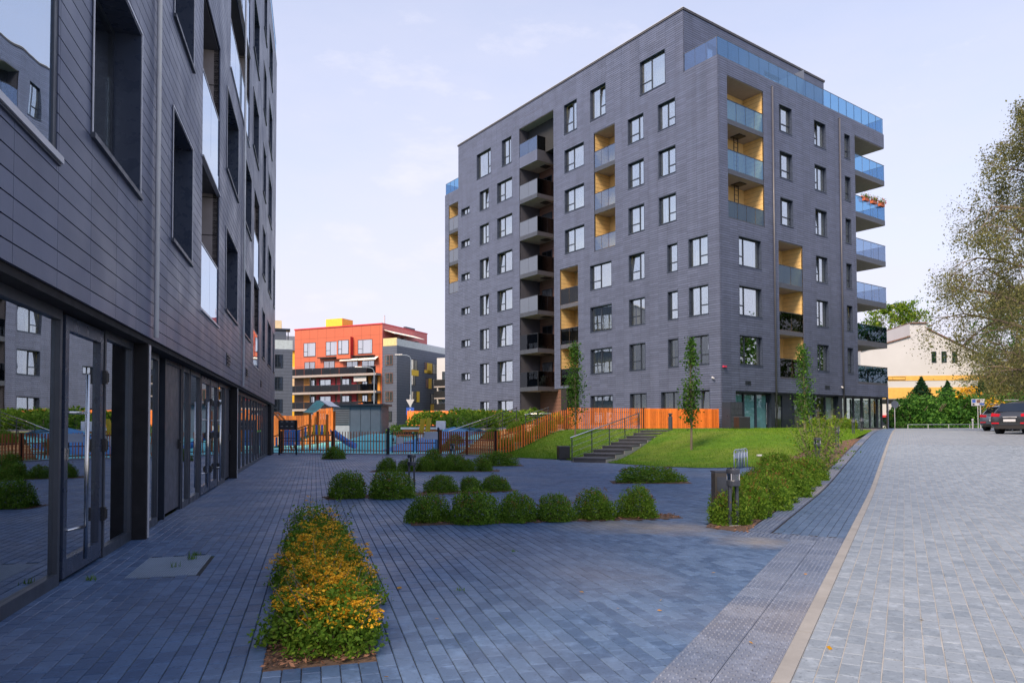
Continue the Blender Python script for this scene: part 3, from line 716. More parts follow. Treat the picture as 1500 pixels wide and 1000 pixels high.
# entrance recess under the second loggia
en = MB(); en.mbox(CFz, GE[0], GE[1], -2.6, -2.5, 1.0, 4.1); en.mbox(CFz, GE[0]-.05, GE[0], -2.5, -.02, 1.0, 4.1); en.build('entrance_lining', M['frame'], tower)
MB().mbox(CFz, 13.0, 15.4, -2.5, -.1, 4.05, 4.1).build('entrance_ceiling', M['soffit'], tower)
MB().mbox(CFz, 14.1, 14.8, -.6, -.02, 1.0, 4.1).build('entrance_column', M['joint'], tower)
# corner balconies
for k in range(1, 7):
    fz = FL[k]; lo = fz-.30
    if k > 1:
        sl = MB().box(15.68, 19.96, .04, 2.58, lo, fz).build('corner_balcony', M['soffit'], tower)
    else: sl = MB().box(15.68, 19.96, .04, 2.58, 4.0, fz-.05).build('corner_balcony', M['soffit'], tower)
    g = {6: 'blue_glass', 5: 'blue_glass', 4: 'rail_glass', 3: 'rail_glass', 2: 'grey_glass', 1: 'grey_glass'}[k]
    fs = 'graphite' if k > 2 else 'pipe_dark'
    for (F, a, e, n) in ((SFz, 15.68, 19.98, 4), (lambda u, o, z: (19.98+o, u, z), .04, 2.58, 3), (lambda u, o, z: (u, 2.58-o, z), 16.95, 19.98, 3)):
        z0 = lo-.02 if k > 1 else 4.26
        f = MB(); f.mbox(F, a, e, -.03, .012, z0, fz+.06); f.build('fascia', M[fs], sl)
        f = MB(); f.mbox(F, a, e, -.02, .016, fz+1.22, fz+1.26)
        for i in range(n+1):
            u = a+(e-a)*i/n; f.mbox(F, max(a, u-.016), min(e, u+.016), -.03, -.01, fz+.06, fz+1.22)
        f.build('rail', M['frame'], sl)
        for i in range(n):
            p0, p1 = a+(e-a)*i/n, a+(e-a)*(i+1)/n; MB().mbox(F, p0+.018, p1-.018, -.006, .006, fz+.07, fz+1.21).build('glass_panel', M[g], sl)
MB().box(15.68, 19.96, .02, 2.58, 22.40, 22.44).build('corner_soffit', M['soffit'], tower)
e_ = MB(); e_.box(19.9, 20, .1, 2.9, 22.44, 23.5); e_.box(19.9, 20, .1, 2.6, 3.34, 4.24); e_.box(16.9, 19.9, 2.58, 2.7, 22.44, 23.5); e_.box(16.9, 19.9, 2.5, 2.6, 3.34, 4.24); e_.build('end_fascia', M['clad'], tower)
# downpipes, vents, cameras, alarm box
for u in (5.45, 13.56):
    p = MB(); p.tube((u, -.07, 1.0), (u, -.07, 23.1), .055, n=10); p.tube((u, -.07, 23.1), (u, .1, 23.25), .055, n=10); p.build('downpipe', M['pipe_dark'], tower, smooth=True)
for a, b in ((2.29, 2.86), (11.22, 11.79)):
    v = MB(); v.mbox(SFz, a, b, .012, .03, 3.74, 4.0)
    for i in range(6): v.mbox(SFz, a+.03, b-.03, .03, .045, 3.77+i*.037, 3.785+i*.037)
    v.build('vent_grille', M['frame'], tower)
for F, u, z in ((CFz, .6, 4.15), (SFz, 13.35, 3.95)):
    v = MB(); v.mbox(F, u-.04, u+.04, .012, .08, z-.05, z+.05); v.tube(F(u, .08, z-.02), F(u-.22, .22, z-.06), .05, n=8); v.build('security_camera', M['white'], tower, smooth=False)
al = MB(); al.mbox(SFz, .1, .36, .012, .14, 4.72, 4.82); al.build('alarm_sounder', mat('alarm_red', (.5, .03, .08), .4), tower)
fb_ = MB()
# street level shopfront
GFz = lambda u, o, z: (u, .45-o, z)
MB().box(1.3, 19.9, .0, .9, 3.30, 3.338).build('shop_soffit', M['frame'], tower)
posts = [1.36, 2.70, 3.95, 5.2, 5.62, 6.85, 8.1, 9.4, 10.62, 11.95, 13.2, 13.75, 14.7, 15.75, 16.9, 18.1, 19.2, 19.85]
sf = MB(); 
for u in posts: sf.mbox(GFz, u-.06, u+.06, -.06, .06, .9, 3.3)
sf.mbox(GFz, 1.3, 19.9, -.05, .05, .9, 1.06); sf.mbox(GFz, 1.3, 19.9, -.05, .05, 3.2, 3.3); sf.mbox(GFz, 5.2, 5.62, -.1, .3, .9, 3.3); sf.mbox(GFz, 13.2, 13.75, -.1, .3, .9, 3.3); sf.mbox(GFz, 6.85, 8.1, -.05, .03, 1.0, 3.3)
shop = sf.build('shopfront', M['frame'], tower)
for a, b in zip(posts, posts[1:]):
    if (a, b) in ((5.2, 5.62), (13.2, 13.75), (6.85, 8.1)): continue
    MB().mbox(GFz, a+.06, b-.06, -.008, .008, 1.06, 3.2).build('pane', M['clear_glass'], shop)
dh = MB(); dh.tube((5.0, .36, 1.3), (5.0, .36, 2.7), .025, n=8); dh.build('door_handle', M['steel'], shop)
paper = mat('blue_paper', (.30, .50, .56), .8, wear=.25, wscale=1.5, bump=.5, bscale=6)
iw = MB()
for a, b in zip(posts[:3], posts[1:4]): iw.mbox(GFz, a+.07, b-.07, -.10, -.05, 1.06, 3.15)
iw.build('window_paper', paper, shop)
iw = MB(); iw.box(5.7, 13.2, 1.75, 1.82, .9, 3.3); iw.box(13.1, 13.2, .5, 1.8, .9, 3.3); iw.build('shop_interior', mat('shop_wall', (.66, .56, .36), .8), shop)
iw = MB(); iw.box(12.1, 13.1, .62, .66, 1.06, 3.2); iw.build('blind_or_dark_room', M['curtain'], shop)
ladder = MB(); ladder.tube((11.2, 1.1, 1.1), (11.5, 1.2, 2.6), .03); ladder.tube((11.8, 1.1, 1.1), (11.5, 1.2, 2.6), .03); ladder.build('step_ladder', M['frame'], shop)
sg = MB(); 
for q in (.95, 1.9, 2.85): sg.box(19.80, 19.90, q-.05, q+.05, .9, 3.3)
sg.build('shop_end_frame', M['frame'], tower)
MB().box(19.84, 19.86, .5, 2.85, 1.06, 3.2).build('pane', M['glass'], shop)
MB().box(.0, 20, .2, 32, .55, .98).build('plinth', M['soffit'], tower)
# flower boxes on the fifth-floor corner balcony
for i in range(3):
    u = 16.9+i*1.15; b = MB(); b.mbox(SFz, u-.32, u+.32, .03, .24, FL[5]+.98, FL[5]+1.22)
    fbx = tag(b.build('flower_box', mat('terracotta', (.5, .13, .06), .7)), 'terracotta flower box, %s of three hanging on the glass corner balcony' % ('first', 'second', 'third')[i], 'flower box', 'flower boxes on the corner balcony')
    fbx.matrix_world = tower.matrix_basis
    V = []; 
    n = 260; P = np.c_[rng.uniform(u-.4, u+.4, n), -rng.uniform(-.05, .35, n), FL[5]+1.2+np.abs(rng.normal(0, .16, n))]
    A = rng.normal(0, 1, (n, 3)); A /= np.linalg.norm(A, axis=1)[:, None]; Bv = np.cross(A, rng.normal(0, 1, (n, 3))); Bv /= np.linalg.norm(Bv, axis=1)[:, None]
    VV = np.stack([P-A*.05, P+Bv*.03, P+A*.05, P-Bv*.03], 1).reshape(-1, 3)
    link('geranium', np_mesh('geranium', VV, np.arange(4*n).reshape(-1, 4), [M['leaf'], M['autumn'], mat('petal_red', (.45, .03, .05), .6)], rng.choice([0, 0, 2, 0], n)), fbx)

# ------------------------------------------------------------------ near building on the left (local x outwards, y along)
O_ = NL*(-1.86)
near = tag(empty('apartment_building', (float(O_[0]), float(O_[1]), 0), math.atan2(NL[1], NL[0])), 'near dark plank-clad building with glass shopfront along the left edge', 'building')
NFz = lambda u, o, z: (o, u, z)
LV = [3.76+3.02*k for k in range(5)]
nwin = []
for k in range(5):
    z0, z1 = LV[k], LV[k]+1.81
    cols = [(6.66, 8.38), (10.15, 11.72), (26.85, 28.3), (29.9, 32.1)]
    cols += [(16.02, 18.35), (20.0, 22.1), (33.75, 34.75)] if k < 2 else [(13.0, 14.4), (22.5, 24.65)]
    nwin += [(a, b, z0, z1) for a, b in cols]
nbal = [(12.72, 14.92, 3.26, 8.80, [3.26, 5.87]), (23.2, 25.25, 3.2, 8.75, [3.2, 5.95]), (16.62, 21.3, 9.3, 15.0, [9.3, 11.89])]
bigg = [(3.0, 5.86, 3.28, 5.62), (3.0, 5.86, 6.3, 8.64)]
hn = [(a, b, c, d) for a, b, c, d in nwin]+[b[:4] for b in nbal]+bigg
NT = 18.75
cladding(NFz, 2.4, 35.5, 2.32, NT, hn, near, zref=LV[0]-TH*14, uref=6.70-TW*20, single=300, gz=.010, gu=.005)
MB().mbox(NFz, 2.4, 35.5, -12, -.75, 2.36, NT-.1).build('core', M['inside'], near)
MB().mbox(NFz, 35.42, 35.5, -12, -.1, 0, NT).build('end_wall', M['clad'], near); MB().mbox(NFz, 2.32, 2.4, -12, -.1, 0, NT).build('end_wall', M['clad'], near)
nw_objs = []
for (a, b, c, d) in nwin: nw_objs.append(window(NFz, a, b, c, d, near, .42, 'l', False, depth=.24, inner=False, rim='reveal', rim_w=.035, sill='graphite', gm='glass', deep=.3))
# bright metal trims round the openings
for wo, (a, b, c, d) in zip(nw_objs, nwin):
    tr = MB(); tr.mbox(NFz, a-.012, a+.012, .032, .04, c, d); tr.mbox(NFz, b-.012, b+.012, .032, .04, c, d); tr.mbox(NFz, a-.012, b+.012, .032, .04, d-.012, d+.012); tr.build('trim', M['rim'], wo)
for i, (a, b, c, d, fl) in enumerate(nbal):
    l = MB(); l.mbox(NFz, a-.05, a, -1.4, -.02, c, d); l.mbox(NFz, b, b+.05, -1.4, -.02, c, d); l.mbox(NFz, a-.05, b+.05, -1.46, -1.4, c, d); l.build('loggia_lining', M['soffit'], near)
    l = MB().mbox(NFz, a, b, -1.4, -.02, d-.03, d).build('loggia_ceiling', M['pipe_dark'], near)
    jb = MB()
    for z in np.arange(c+.3, d-.2, .75): jb.mbox(NFz, b-.006, b, -1.4, -.03, z, z+.015)
    jb.build('board_joint', M['joint'], near, kind='stuff')
    for q, z in enumerate(fl):
        f0 = .05 if q == 0 else .34
        if q: MB().mbox(NFz, a, b, -1.4, -.05, z+.02, z+.3).build('balcony_slab', M['pipe_dark'], near)
        bal = MB().mbox(NFz, a+.005, b-.005, -.04, .01, z, z+f0).build('balcony_front', M['rim'] if q == 0 else M['mirror_glass'], near)
        n = 2 if b-a < 3 else 4
        for j in range(n):
            p0, p1 = a+(b-a)*j/n, a+(b-a)*(j+1)/n; MB().mbox(NFz, p0+.008, p1-.008, -.012, .004, z+f0+.006, z+(1.12 if q == 0 else 1.48)).build('glass_panel', M['mirror_glass'], bal)
        MB().mbox(NFz, a+.005, b-.005, -.03, .012, z+(1.125 if q == 0 else 1.485), z+(1.15 if q == 0 else 1.51)).build('rail', M['rim'], bal)
        MB().mbox(NFz, a-.02, b+.02, -.02, .05, z-.03, z-.002).build('sill', M['rim'], bal)
for (a, b, c, d) in bigg:
    f = MB(); f.mbox(NFz, b-.07, b, -.2, .015, c, d); f.mbox(NFz, a, a+.07, -.2, .015, c, d); f.mbox(NFz, a, b, -.2, .015, d-.06, d); f.mbox(NFz, a, b+.04, -.1, .04, c-.05, c+.02)
    bw = f.build('glazed_balcony', M['graphite'], near)
    MB().mbox(NFz, a-.02, b+.05, .03, .055, c-.03, c+.02).build('sill', M['rim'], bw)
    for j in range(2): p0 = a+.07+j*(b-a-.14)/2; MB().mbox(NFz, p0+.004, p0+(b-a-.14)/2-.004, -.012, .002, c+.02, d-.06).build('glass_panel', M['mirror_glass'], bw)
    MB().mbox(NFz, a, b, -.6, -.5, c, d).build('balcony_back', M['inside'], bw)
for u in (9.08, 19.6):
    p = MB(); p.tube((.065, u, 2.34), (.065, u, NT-.3), .028, n=10); p.build('downpipe', M['pipe'], near, smooth=True)
for a, z in ((16.28, 2.62), (20.72, 2.66), (26.2, 2.66)):
    v = MB(); v.mbox(NFz, a, a+.55, .012, .035, z, z+.26)
    for i in range(3): v.mbox(NFz, a+.04, a+.51, .035, .06, z+.04+i*.07, z+.07+i*.07)
    v.build('vent_grille', M['frame'], near)
# roof edge and terrace glass
MB().mbox(NFz, 2.4, 35.55, -12, .03, NT, NT+.1).build('roof_cap', M['rim'], near)
glass_rail(NFz, 10, 35.4, -.02, NT+.12, NT+1.0, 20, near, 'blue_glass')
# ground floor glazing behind the plank skirt
GZ = -.19
MB().mbox(NFz, 2.4, 35.5, -1.6, -.005, 2.26, 2.318).build('soffit', M['joint'], near)
fins = [(9.0, 9.13), (18.85, 19.0), (33.3, 35.5)]
for a, b in fins: MB().mbox(NFz, a, b, -.5, -.004, 0.002, 2.26).build('pier', M['joint'], near)
for a in (9.02, 18.87): MB().mbox(NFz, a+.03, a+.10, -.0035, .004, .01, 2.25).build('pier_trim', M['rim'], near)
NGz = lambda u, o, z: (GZ+o, u, z)
spans = [(2.46, 3.6), (3.6, 6.62), (6.70, 7.80, 'glass_door'), (7.86, 9.0), (9.13, 10.40), (10.90, 12.10, 'solid_door'), (12.2, 12.82), (12.90, 13.98), (14.08, 15.24, 'glass_door'), (15.32, 16.4, 'glass_door'), (16.5, 17.7), (17.8, 18.85, 'solid_door')]
u = 19.0
while u < 33: spans.append((u, u+1.19)+(('glass_door',) if int(u*10) in (238, 286) else ())); u += 1.193
for sp in spans:
    a, b = sp[:2]; kind = sp[2] if len(sp) > 2 else 'shop_window'
    if kind == 'solid_door':
        d = MB(); d.mbox(NGz, a, b, -.05, .0, .05, 2.2); dd = d.build('steel_door', M['pipe_dark'], near)
        f = MB(); f.mbox(NGz, a-.06, a, -.06, .03, 0, 2.26); f.mbox(NGz, b, b+.06, -.06, .03, 0, 2.26); f.mbox(NGz, a, b, -.06, .03, 2.2, 2.26); f.build('door_frame', M['frame'], dd)
        h = MB(); h.mbox(NGz, b-.12, b-.09, 0, .05, .95, 1.1); h.mbox(NGz, b-.24, b-.09, .045, .06, 1.05, 1.07); h.build('handle', M['black'], dd)
        for z in (.3, 1.9): MB().mbox(NGz, a+.0, a+.04, .001, .03, z, z+.1).build('hinge', M['black'], dd)
        continue
    ft = .09 if kind == 'glass_door' else .05; zb, zt = (.03, 2.24) if kind == 'glass_door' else (.0, 2.26); bot = .15 if kind == 'glass_door' else .10
    f = MB(); f.mbox(NGz, a, a+ft, -.05, .035, zb, zt); f.mbox(NGz, b-ft, b, -.05, .035, zb, zt); f.mbox(NGz, a+ft, b-ft, -.05, .035, zt-ft-.03, zt); f.mbox(NGz, a+ft, b-ft, -.05, .035, zb, zb+bot)
    ww = f.build(kind, M['reveal'] if kind == 'glass_door' else M['graphite'], near)
    MB().mbox(NGz, a+ft, b-ft, -.012, 0, zb+bot, zt-ft-.03).build('pane', M['shop_glass'], ww)
    if kind == 'glass_door':
        hx = a+.16 if a < 15 or a > 20 else b-.16
        h = MB(); h.tube(NGz(hx+.18 if a < 15 else hx, .11, .14), NGz(hx+.18 if a < 15 else hx, .11, 1.76), .018, n=10)
        for z in (.42, 1.42): h.tube(NGz(hx-.06 if a < 15 else hx, .035, z), NGz(hx+.18 if a < 15 else hx, .11, z), .013, n=8)
        h.build('pull_handle', M['steel'], ww, smooth=True)
        for z in (.38, 1.05, 1.72): 
            hg = MB(); hg.mbox(NGz, b-.03, b+.03, .035, .07, z, z+.13); hg.tube(NGz(b, .07, z+.02), NGz(b, .07, z+.11), .018, n=8); hg.build('hinge', M['black'], ww)
        MB().mbox(NGz, a+.03, a+.06, .035, .05, 1.02, 1.12).build('lock', M['steel'], ww)
# green safety strips on one of the far doors
gs = MB(); 
for a in (27.4, 28.6): gs.mbox(NGz, a+.15, a+1.0, .002, .006, 1.08, 1.14)
gs.build('safety_strip', mat('green_strip', (.15, .55, .08), .6), near)
# shop rooms: floor, back wall and a couple of inner partitions
rm = MB(); rm.mbox(NFz, 2.4, 35.4, -4.6, -4.5, .02, 2.3); rm.mbox(NFz, 2.4, 35.4, -4.5, -.3, .0, .02); rm.mbox(NFz, 2.4, 35.4, -4.5, -.5, 2.24, 2.26)
for u in (9.06, 18.9, 4.0): rm.mbox(NFz, u-.04, u+.04, -4.5, -.45, .02, 2.24)
rm.build('shop_room', mat('shop_room', (.28, .29, .31), .8), near)
# ------------------------------------------------------------------ foliage helpers
def leaves(P, size, aspect=.5, up=0., jit=.3):
    """rhombic leaf faces at the points P; up pulls the leaves towards lying flat"""
    n = len(P); A = rng.normal(0, 1, (n, 3)); A[:, 2] *= (1-up); A /= np.linalg.norm(A, axis=1)[:, None]+1e-9
    R = rng.normal(0, 1, (n, 3)); 
    if up: R[:, 2] *= (1-up)
    B = R-(R*A).sum(1)[:, None]*A; B /= np.linalg.norm(B, axis=1)[:, None]+1e-9
    s = size*np.exp(rng.normal(0, jit, n))[:, None]
    V = np.stack([P-A*s*.5, P+B*s*aspect*.5, P+A*s*.5, P-B*s*aspect*.5], 1).reshape(-1, 3)
    return V
def leaf_obj(name, V, m, parent=None, mi=None): return link(name, np_mesh(name, V, np.arange(len(V)).reshape(-1, 4), m, mi), parent)
def blob_points(n, rx, ry, rz, lobes=15, inner=.55):
    """points through a lumpy dome resting on z=0, denser near its skin"""
    L = rng.normal(0, 1, (lobes, 3)); L[:, 2] = np.abs(L[:, 2]); L /= np.linalg.norm(L, axis=1)[:, None]
    d = rng.normal(0, 1, (n, 3)); d[:, 2] = np.abs(d[:, 2])-.12; d /= np.linalg.norm(d, axis=1)[:, None]
    bump = .70+.42*np.max(np.clip((d@L.T-.80)/.20, 0, 1), axis=1)+rng.normal(0, .045, n)
    r = bump*(inner+(1-inner)*rng.random(n)**.45)
    P = d*r[:, None]*np.array([rx, ry, rz]); P[:, 2] = np.maximum(P[:, 2], .015+.05*rng.random(n)*rz)
    return P
def stems(b, n, r, h, rad=.004, z0=0.):
    for i in range(n):
        a = random.random()*6.283; b.tube((math.cos(a)*r*.15, math.sin(a)*r*.15, z0), (math.cos(a)*r*random.uniform(.3, .8), math.sin(a)*r*random.uniform(.3, .8), h*random.uniform(.6, 1.)), rad*1.5, rad*.6, 5)
shrub_meshes = []
for i in range(4):
    P = blob_points(7500, 1, 1, 1, inner=.4); V = leaves(P, .070, .58)
    Pt = blob_points(500, 1.0, 1.0, 1.06, inner=.93); Pt = Pt[Pt[:, 2] > .6][:70]; Vt = leaves(Pt, .06, .7, up=.5)
    sp = []
    for _ in range(16):
        a = random.random()*6.283; r_ = random.uniform(.3, .95); c = np.array([math.cos(a)*r_, math.sin(a)*r_, random.uniform(.75, 1.12)*math.sqrt(max(.1, 1-r_*r_*.7))])
        sp.append(c+rng.normal(0, .035, (9, 3)))
    Vs = leaves(np.vstack(sp), .05, .6)
    b = MB(); stems(b, 12, .8, .8, .012)
    shrub_meshes.append((np_mesh('foliage', V, np.arange(len(V)).reshape(-1, 4), M['leaf']), np_mesh('shoot_tips', np.vstack([Vt, Vs]), np.arange(len(Vt)+len(Vs)).reshape(-1, 4), M['tips']), b.mesh('stem', M['trunk'])))
def shrub(x, y, w, h, label, group=None, kind='shrub', d=None):
    w *= random.uniform(.9, 1.12); h *= random.uniform(.9, 1.1)
    o = tag(empty('shrub', (x, y, T(x, y))), label, kind, group); a, t, s = random.choice(shrub_meshes)
    for nm, me in (('foliage', a), ('shoot_tips', t), ('stem', s)):
        c = link(nm, me, o); c.scale = (w/2*1.05, (d or w)/2*1.05, h*.93*random.uniform(.92, 1.08)); c.rotation_euler = (0, 0, 0 if d else random.random()*6.28)
        if nm != 'foliage': c.rotation_euler = o.children[0].rotation_euler
        if nm == 'shoot_tips': c['kind'] = 'stuff'
    return o
def chips(poly, n, parent, name='bark_mulch', zf=None, sz=.028, m='mulch'):
    xs = [p[0] for p in poly]; ys = [p[1] for p in poly]; P = []
    while len(P) < n:
        x, y = random.uniform(min(xs), max(xs)), random.uniform(min(ys), max(ys))
        if inside(x, y, poly): P.append((x, y, T(x, y)+.008+.018*random.random()))
    return link(name, (lambda V: np_mesh(name, V, np.arange(len(V)).reshape(-1, 4), M[m]))(leaves(np.array(P), sz, .45, up=.72)), parent, 'stuff')
ORD = ['first', 'second', 'third', 'fourth', 'fifth', 'sixth', 'seventh']

# planting beds
def bed(name, poly, n, label):
    cx = sum(p[0] for p in poly)/len(poly); cy = sum(p[1] for p in poly)/len(poly)
    if name != 'f': poly = [(p[0]+.09*math.copysign(1, p[0]-cx), p[1]+.09*math.copysign(1, p[1]-cy)) for p in poly]
    o = structure(MB().prism(poly, lambda x, y: T(x, y)-.05, lambda x, y: T(x, y)+(.004 if name != 'f' else -.004)).build('planting_bed', M['soil']), label); chips(poly, n, o); return o
bed('f', BEDS['flower'], 4200, 'bark mulch bed under the orange flowering hedge'); bed('c', BEDS['row_c'], 1500, 'narrow mulch bed under the row of six shrubs'); bed('b', BEDS['row_b'], 1200, 'mulch bed under the shrubs round the bollard lamp')
bed('a', BEDS['row_a'], 700, 'mulch bed under the farthest row of shrubs'); bed('l', BEDS['low'], 300, 'mulch bed under the low spreading shrub'); bed('s', BEDS['single'], 120, 'mulch patch under the lone shrub'); bed('i', BEDS['island'], 500, 'mulch island under the wide shrub')
# the flowering hedge in the foreground: leaves, flat orange flower heads, stems
hedge = tag(empty('flowering_hedge', (-1.05, 3.84, 0)), 'dense low hedge with mustard orange flower heads in the foreground bed', 'hedge')
HB = []
for i in range(30):
    t = i/29; HB.append((-1.10-1.02*t+random.uniform(-.20, .20)*(1-.25*t), 4.16+3.74*t+random.uniform(-.10, .10), random.uniform(.18, .30), random.uniform(.26, .44)-(.06 if i < 4 else 0)))
PL = []; PF = []
for (x, y, r, h) in HB:
    P = blob_points(int(5600*r*r/.16), r, r, h, 12, .5); PL.append(P+np.array([x, y, .0])+rng.normal(0, .022, P.shape)*np.array([1, 1, .6]))
    Q = blob_points(900, r*1.02, r*1.02, h*1.08, 12, .96); Q = Q[Q[:, 2] > h*.55]; PF.append(Q[:int(105 if y < 5.6 else 65 if y < 6.8 else 10)]+rng.normal(0, .02, 3)+np.array([x, y, 0]))
PL = np.vstack(PL); PF = np.vstack(PF)
off = np.array([-1.05, 3.84, 0])
leaf_obj('foliage', leaves(PL-off, .026, .55), M['leaf'], hedge)
fl = []; fm = []
for c in PF:
    k = rng.integers(9, 20); r_ = rng.uniform(.016, .038); a = rng.random(k)*6.283; q = r_*np.sqrt(rng.random(k))
    fl.append(c+np.c_[np.cos(a)*q, np.sin(a)*q, .012*(1-(q/r_)**2)+rng.normal(0, .003, k)+.012])
leaf_obj('flower_heads', leaves(np.vstack(fl)-off, .0125, .8, up=.6), M['flower'], hedge)['kind'] = 'stuff'
b = MB()
for (x, y, r, h) in HB:
    for _ in range(9):
        a = random.random()*6.283; b.tube((x-off[0], y-off[1], 0), (x-off[0]+math.cos(a)*r*.8, y-off[1]+math.sin(a)*r*.8, h*random.uniform(.5, .95)), .004, .002, 5)
tw = []
for _ in range(46):      # long shoots that stick out, mostly at the far end
    (x, y, r, h) = random.choice(HB[-6:]+HB[:9]); a = random.random()*6.283; p0 = Vector((x-off[0]+math.cos(a)*r*.7, y-off[1]+math.sin(a)*r*.7, h*.75)); p1 = p0+Vector((math.cos(a)*.13, math.sin(a)*.13, random.uniform(.06, .2)))
    b.tube(p0, p1, .0025, .0015, 4); tw += [p0.lerp(p1, t)+Vector(rng.normal(0, .012, 3)) for t in np.linspace(.2, 1, 9)]
b.build('stem', M['trunk'], hedge)
leaf_obj('shoot_tips', leaves(np.array([tuple(t) for t in tw]), .024, .5), [M['leaf_young']], hedge)['kind'] = 'stuff'

# shrubs of the courtyard
for i, (x, y, w, h) in enumerate([(-1.13, 9.62, .60, .42), (-.52, 9.58, .66, .42), (.06, 9.68, .58, .42), (.58, 9.74, .56, .41), (1.17, 9.92, .62, .43), (1.76, 10.05, .58, .40)]):
    shrub(x, y, w*1.04, h, 'round green shrub, %s from the left in the row of six' % ORD[i], 'row of six shrubs in the courtyard')
for i, (x, y, w, h) in enumerate([(-2.98, 12.85, .74, .47), (-2.20, 12.85, .78, .48)]):
    shrub(x, y, w, h, ('big round shrub left of the courtyard bollard lamp, farther from it', 'big round shrub directly left of the courtyard bollard lamp')[i], 'shrubs round the bollard lamp')
for i, (x, y, w, h) in enumerate([(-1.40, 13.92, .60, .36), (-.83, 14.06, .52, .33), (-.36, 14.2, .58, .36)]):
    shrub(x, y, w, h, 'small round shrub right of the courtyard bollard lamp, %s of three' % ORD[i], 'shrubs round the bollard lamp')
for i, (x, y, w, h) in enumerate([(-3.60, 20.3, .58, .38), (-3.03, 20.25, .56, .38), (-2.52, 20.3, .62, .42), (-1.90, 20.3, .56, .38), (-1.33, 20.25, .62, .42), (-.80, 20.25, .56, .36)]):
    shrub(x, y, w, h, 'small shrub in the farthest shrub row, %s from the left' % ORD[i], 'farthest row of shrubs')
shrub(-2.35, 21.1, .62, .62, 'taller shrub behind the third of the farthest shrub row', 'farthest row of shrubs'); shrub(-1.75, 21.2, .75, .55, 'shrub beside the small lamp behind the farthest row', 'farthest row of shrubs')
shrub(-.50, 22.9, 1.3, .42, 'wide low shrub in front of the fence foot', None, 'shrub', .7); shrub(-7.06, 27.95, .80, .46, 'lone round shrub near the playground gate')
shrub(3.10, 16.05, 1.45, .44, 'wide dark green shrub on its own mulch island', None, 'shrub', .6)
# roadside bed with shrubs
RB = [(2.46, 9.0), (2.84, 8.50)]+[kp(s, -WALK-.02) for s in (6, 9, 12, 16, 20, 25, 31)]+[kp(31, -WALK-.25), kp(25, -2.0), kp(20, -2.5), (7.35, 19.6), (5.6, 16.2), (3.55, 11.6)]
rb = structure(MB().prism(RB, lambda x, y: T(x, y)-.06, lambda x, y: T(x, y)+.006).build('planting_bed', M['soil']), 'bark mulch bed beside the walkway'); chips(RB, 5200, rb, sz=.035)
rbs = [(2.92, 9.35, .66, .52), (3.30, 9.95, .72, .55), (3.30, 10.6, .62, .52), (3.85, 10.9, .74, .56), (4.35, 11.9, .78, .58), (4.15, 12.6, .7, .5), (4.95, 12.9, .8, .58), (5.5, 13.9, .85, .6), (5.2, 14.7, .8, .5), (6.1, 14.9, .85, .6), (6.75, 16.0, .8, .55), (6.3, 16.8, .9, .55)]
for i, (x, y, w, h) in enumerate(rbs):
    shrub(x, y, w, h, 'yellow-green shrub in the walkway bed, %s counting from the near bollard lamp' % ['first', 'second', 'third', 'fourth', 'fifth', 'sixth', 'seventh', 'eighth', 'ninth', 'tenth', 'eleventh', 'twelfth'][i], 'shrubs in the walkway bed')
def leafy(x, y, h, w, n, label, m='leaf_young', kind='plant', ls=.06, name='young_shrub', group=None):
    z = T(x, y); o = tag(empty(name, (x, y, z)), label, kind, group); b = MB(); P = []
    for i in range(n):
        a = random.random()*6.283; r_ = w/2*random.uniform(.2, 1); p0 = Vector((math.cos(a)*.05, math.sin(a)*.05, 0)); p1 = Vector((math.cos(a)*r_, math.sin(a)*r_, h*random.uniform(.55, 1)))
        b.tube(p0, p1, .008, .003, 5)
        P += [p0.lerp(p1, t)+Vector(rng.normal(0, w*.09, 3)) for t in np.random.default_rng(i).uniform(.15, 1.02, 40)]
    b.build('stem', M['trunk'], o); leaf_obj('foliage', leaves(np.array([tuple(p) for p in P]), ls, .5), M[m], o); return o
leafy(8.75, 20.6, 1.35, 1.5, 26, 'loose yellow-green shrub near the second walkway lamp, nearer one'); leafy(10.1, 22.8, 1.5, 1.6, 28, 'loose yellow-green shrub by the walkway, farther and taller one'); leafy(8.0, 18.4, .8, 1.6, 18, 'low dark loose shrub between flower bed and lawn', 'leaf')

# ------------------------------------------------------------------ lawn
LK = [(-.70, 29.95), (.3, 31.9), (1.3, 34.0), (2.9, 37.25), (6.0, 38.7), (9.0, 40.0), (12.0, 41.0), (13.3, 41.2), (16, 43.0), (19.5, 45.4), (22.7, 47.9)]
LE2 = LAWN_E+[kp(20, -2.45), kp(25, -1.95), kp(31, -1.32), kp(37, -1.14), kp(44, -1.13)]
_V, _F = loft(LE2, LK, 90, 46, .012)
m, N_, L_, b_ = new_mat('lawn_turf')
c1 = ramp(N_, L_, noise(N_, L_, 14, 8, .75), [(.28, (.05, .125, .012)), (.55, (.105, .22, .018)), (.8, (.19, .29, .035))])
c2 = ramp(N_, L_, noise(N_, L_, .45, 5, .6), [(.42, (0, 0, 0)), (.68, (1, 1, 1))]); mx_ = N_.new('ShaderNodeMixRGB'); L_.new(mth(N_, L_, 'MULTIPLY', c2, .5), mx_.inputs[0]); L_.new(c1, mx_.inputs[1]); mx_.inputs[2].default_value = (.22, .23, .05, 1)
mz_ = N_.new('ShaderNodeMixRGB'); mz_.blend_type = 'MULTIPLY'; mz_.inputs[0].default_value = 1; L_.new(mx_.outputs[0], mz_.inputs[1]); L_.new(ramp(N_, L_, noise(N_, L_, 1.9, 6, .7), [(.3, (.62, .66, .6)), (.62, (1.08, 1.05, 1))]), mz_.inputs[2])
L_.new(mz_.outputs[0], b_.inputs['Base Color']); b_.inputs['Roughness'].default_value = .9; b_.inputs['Specular IOR Level'].default_value = .15
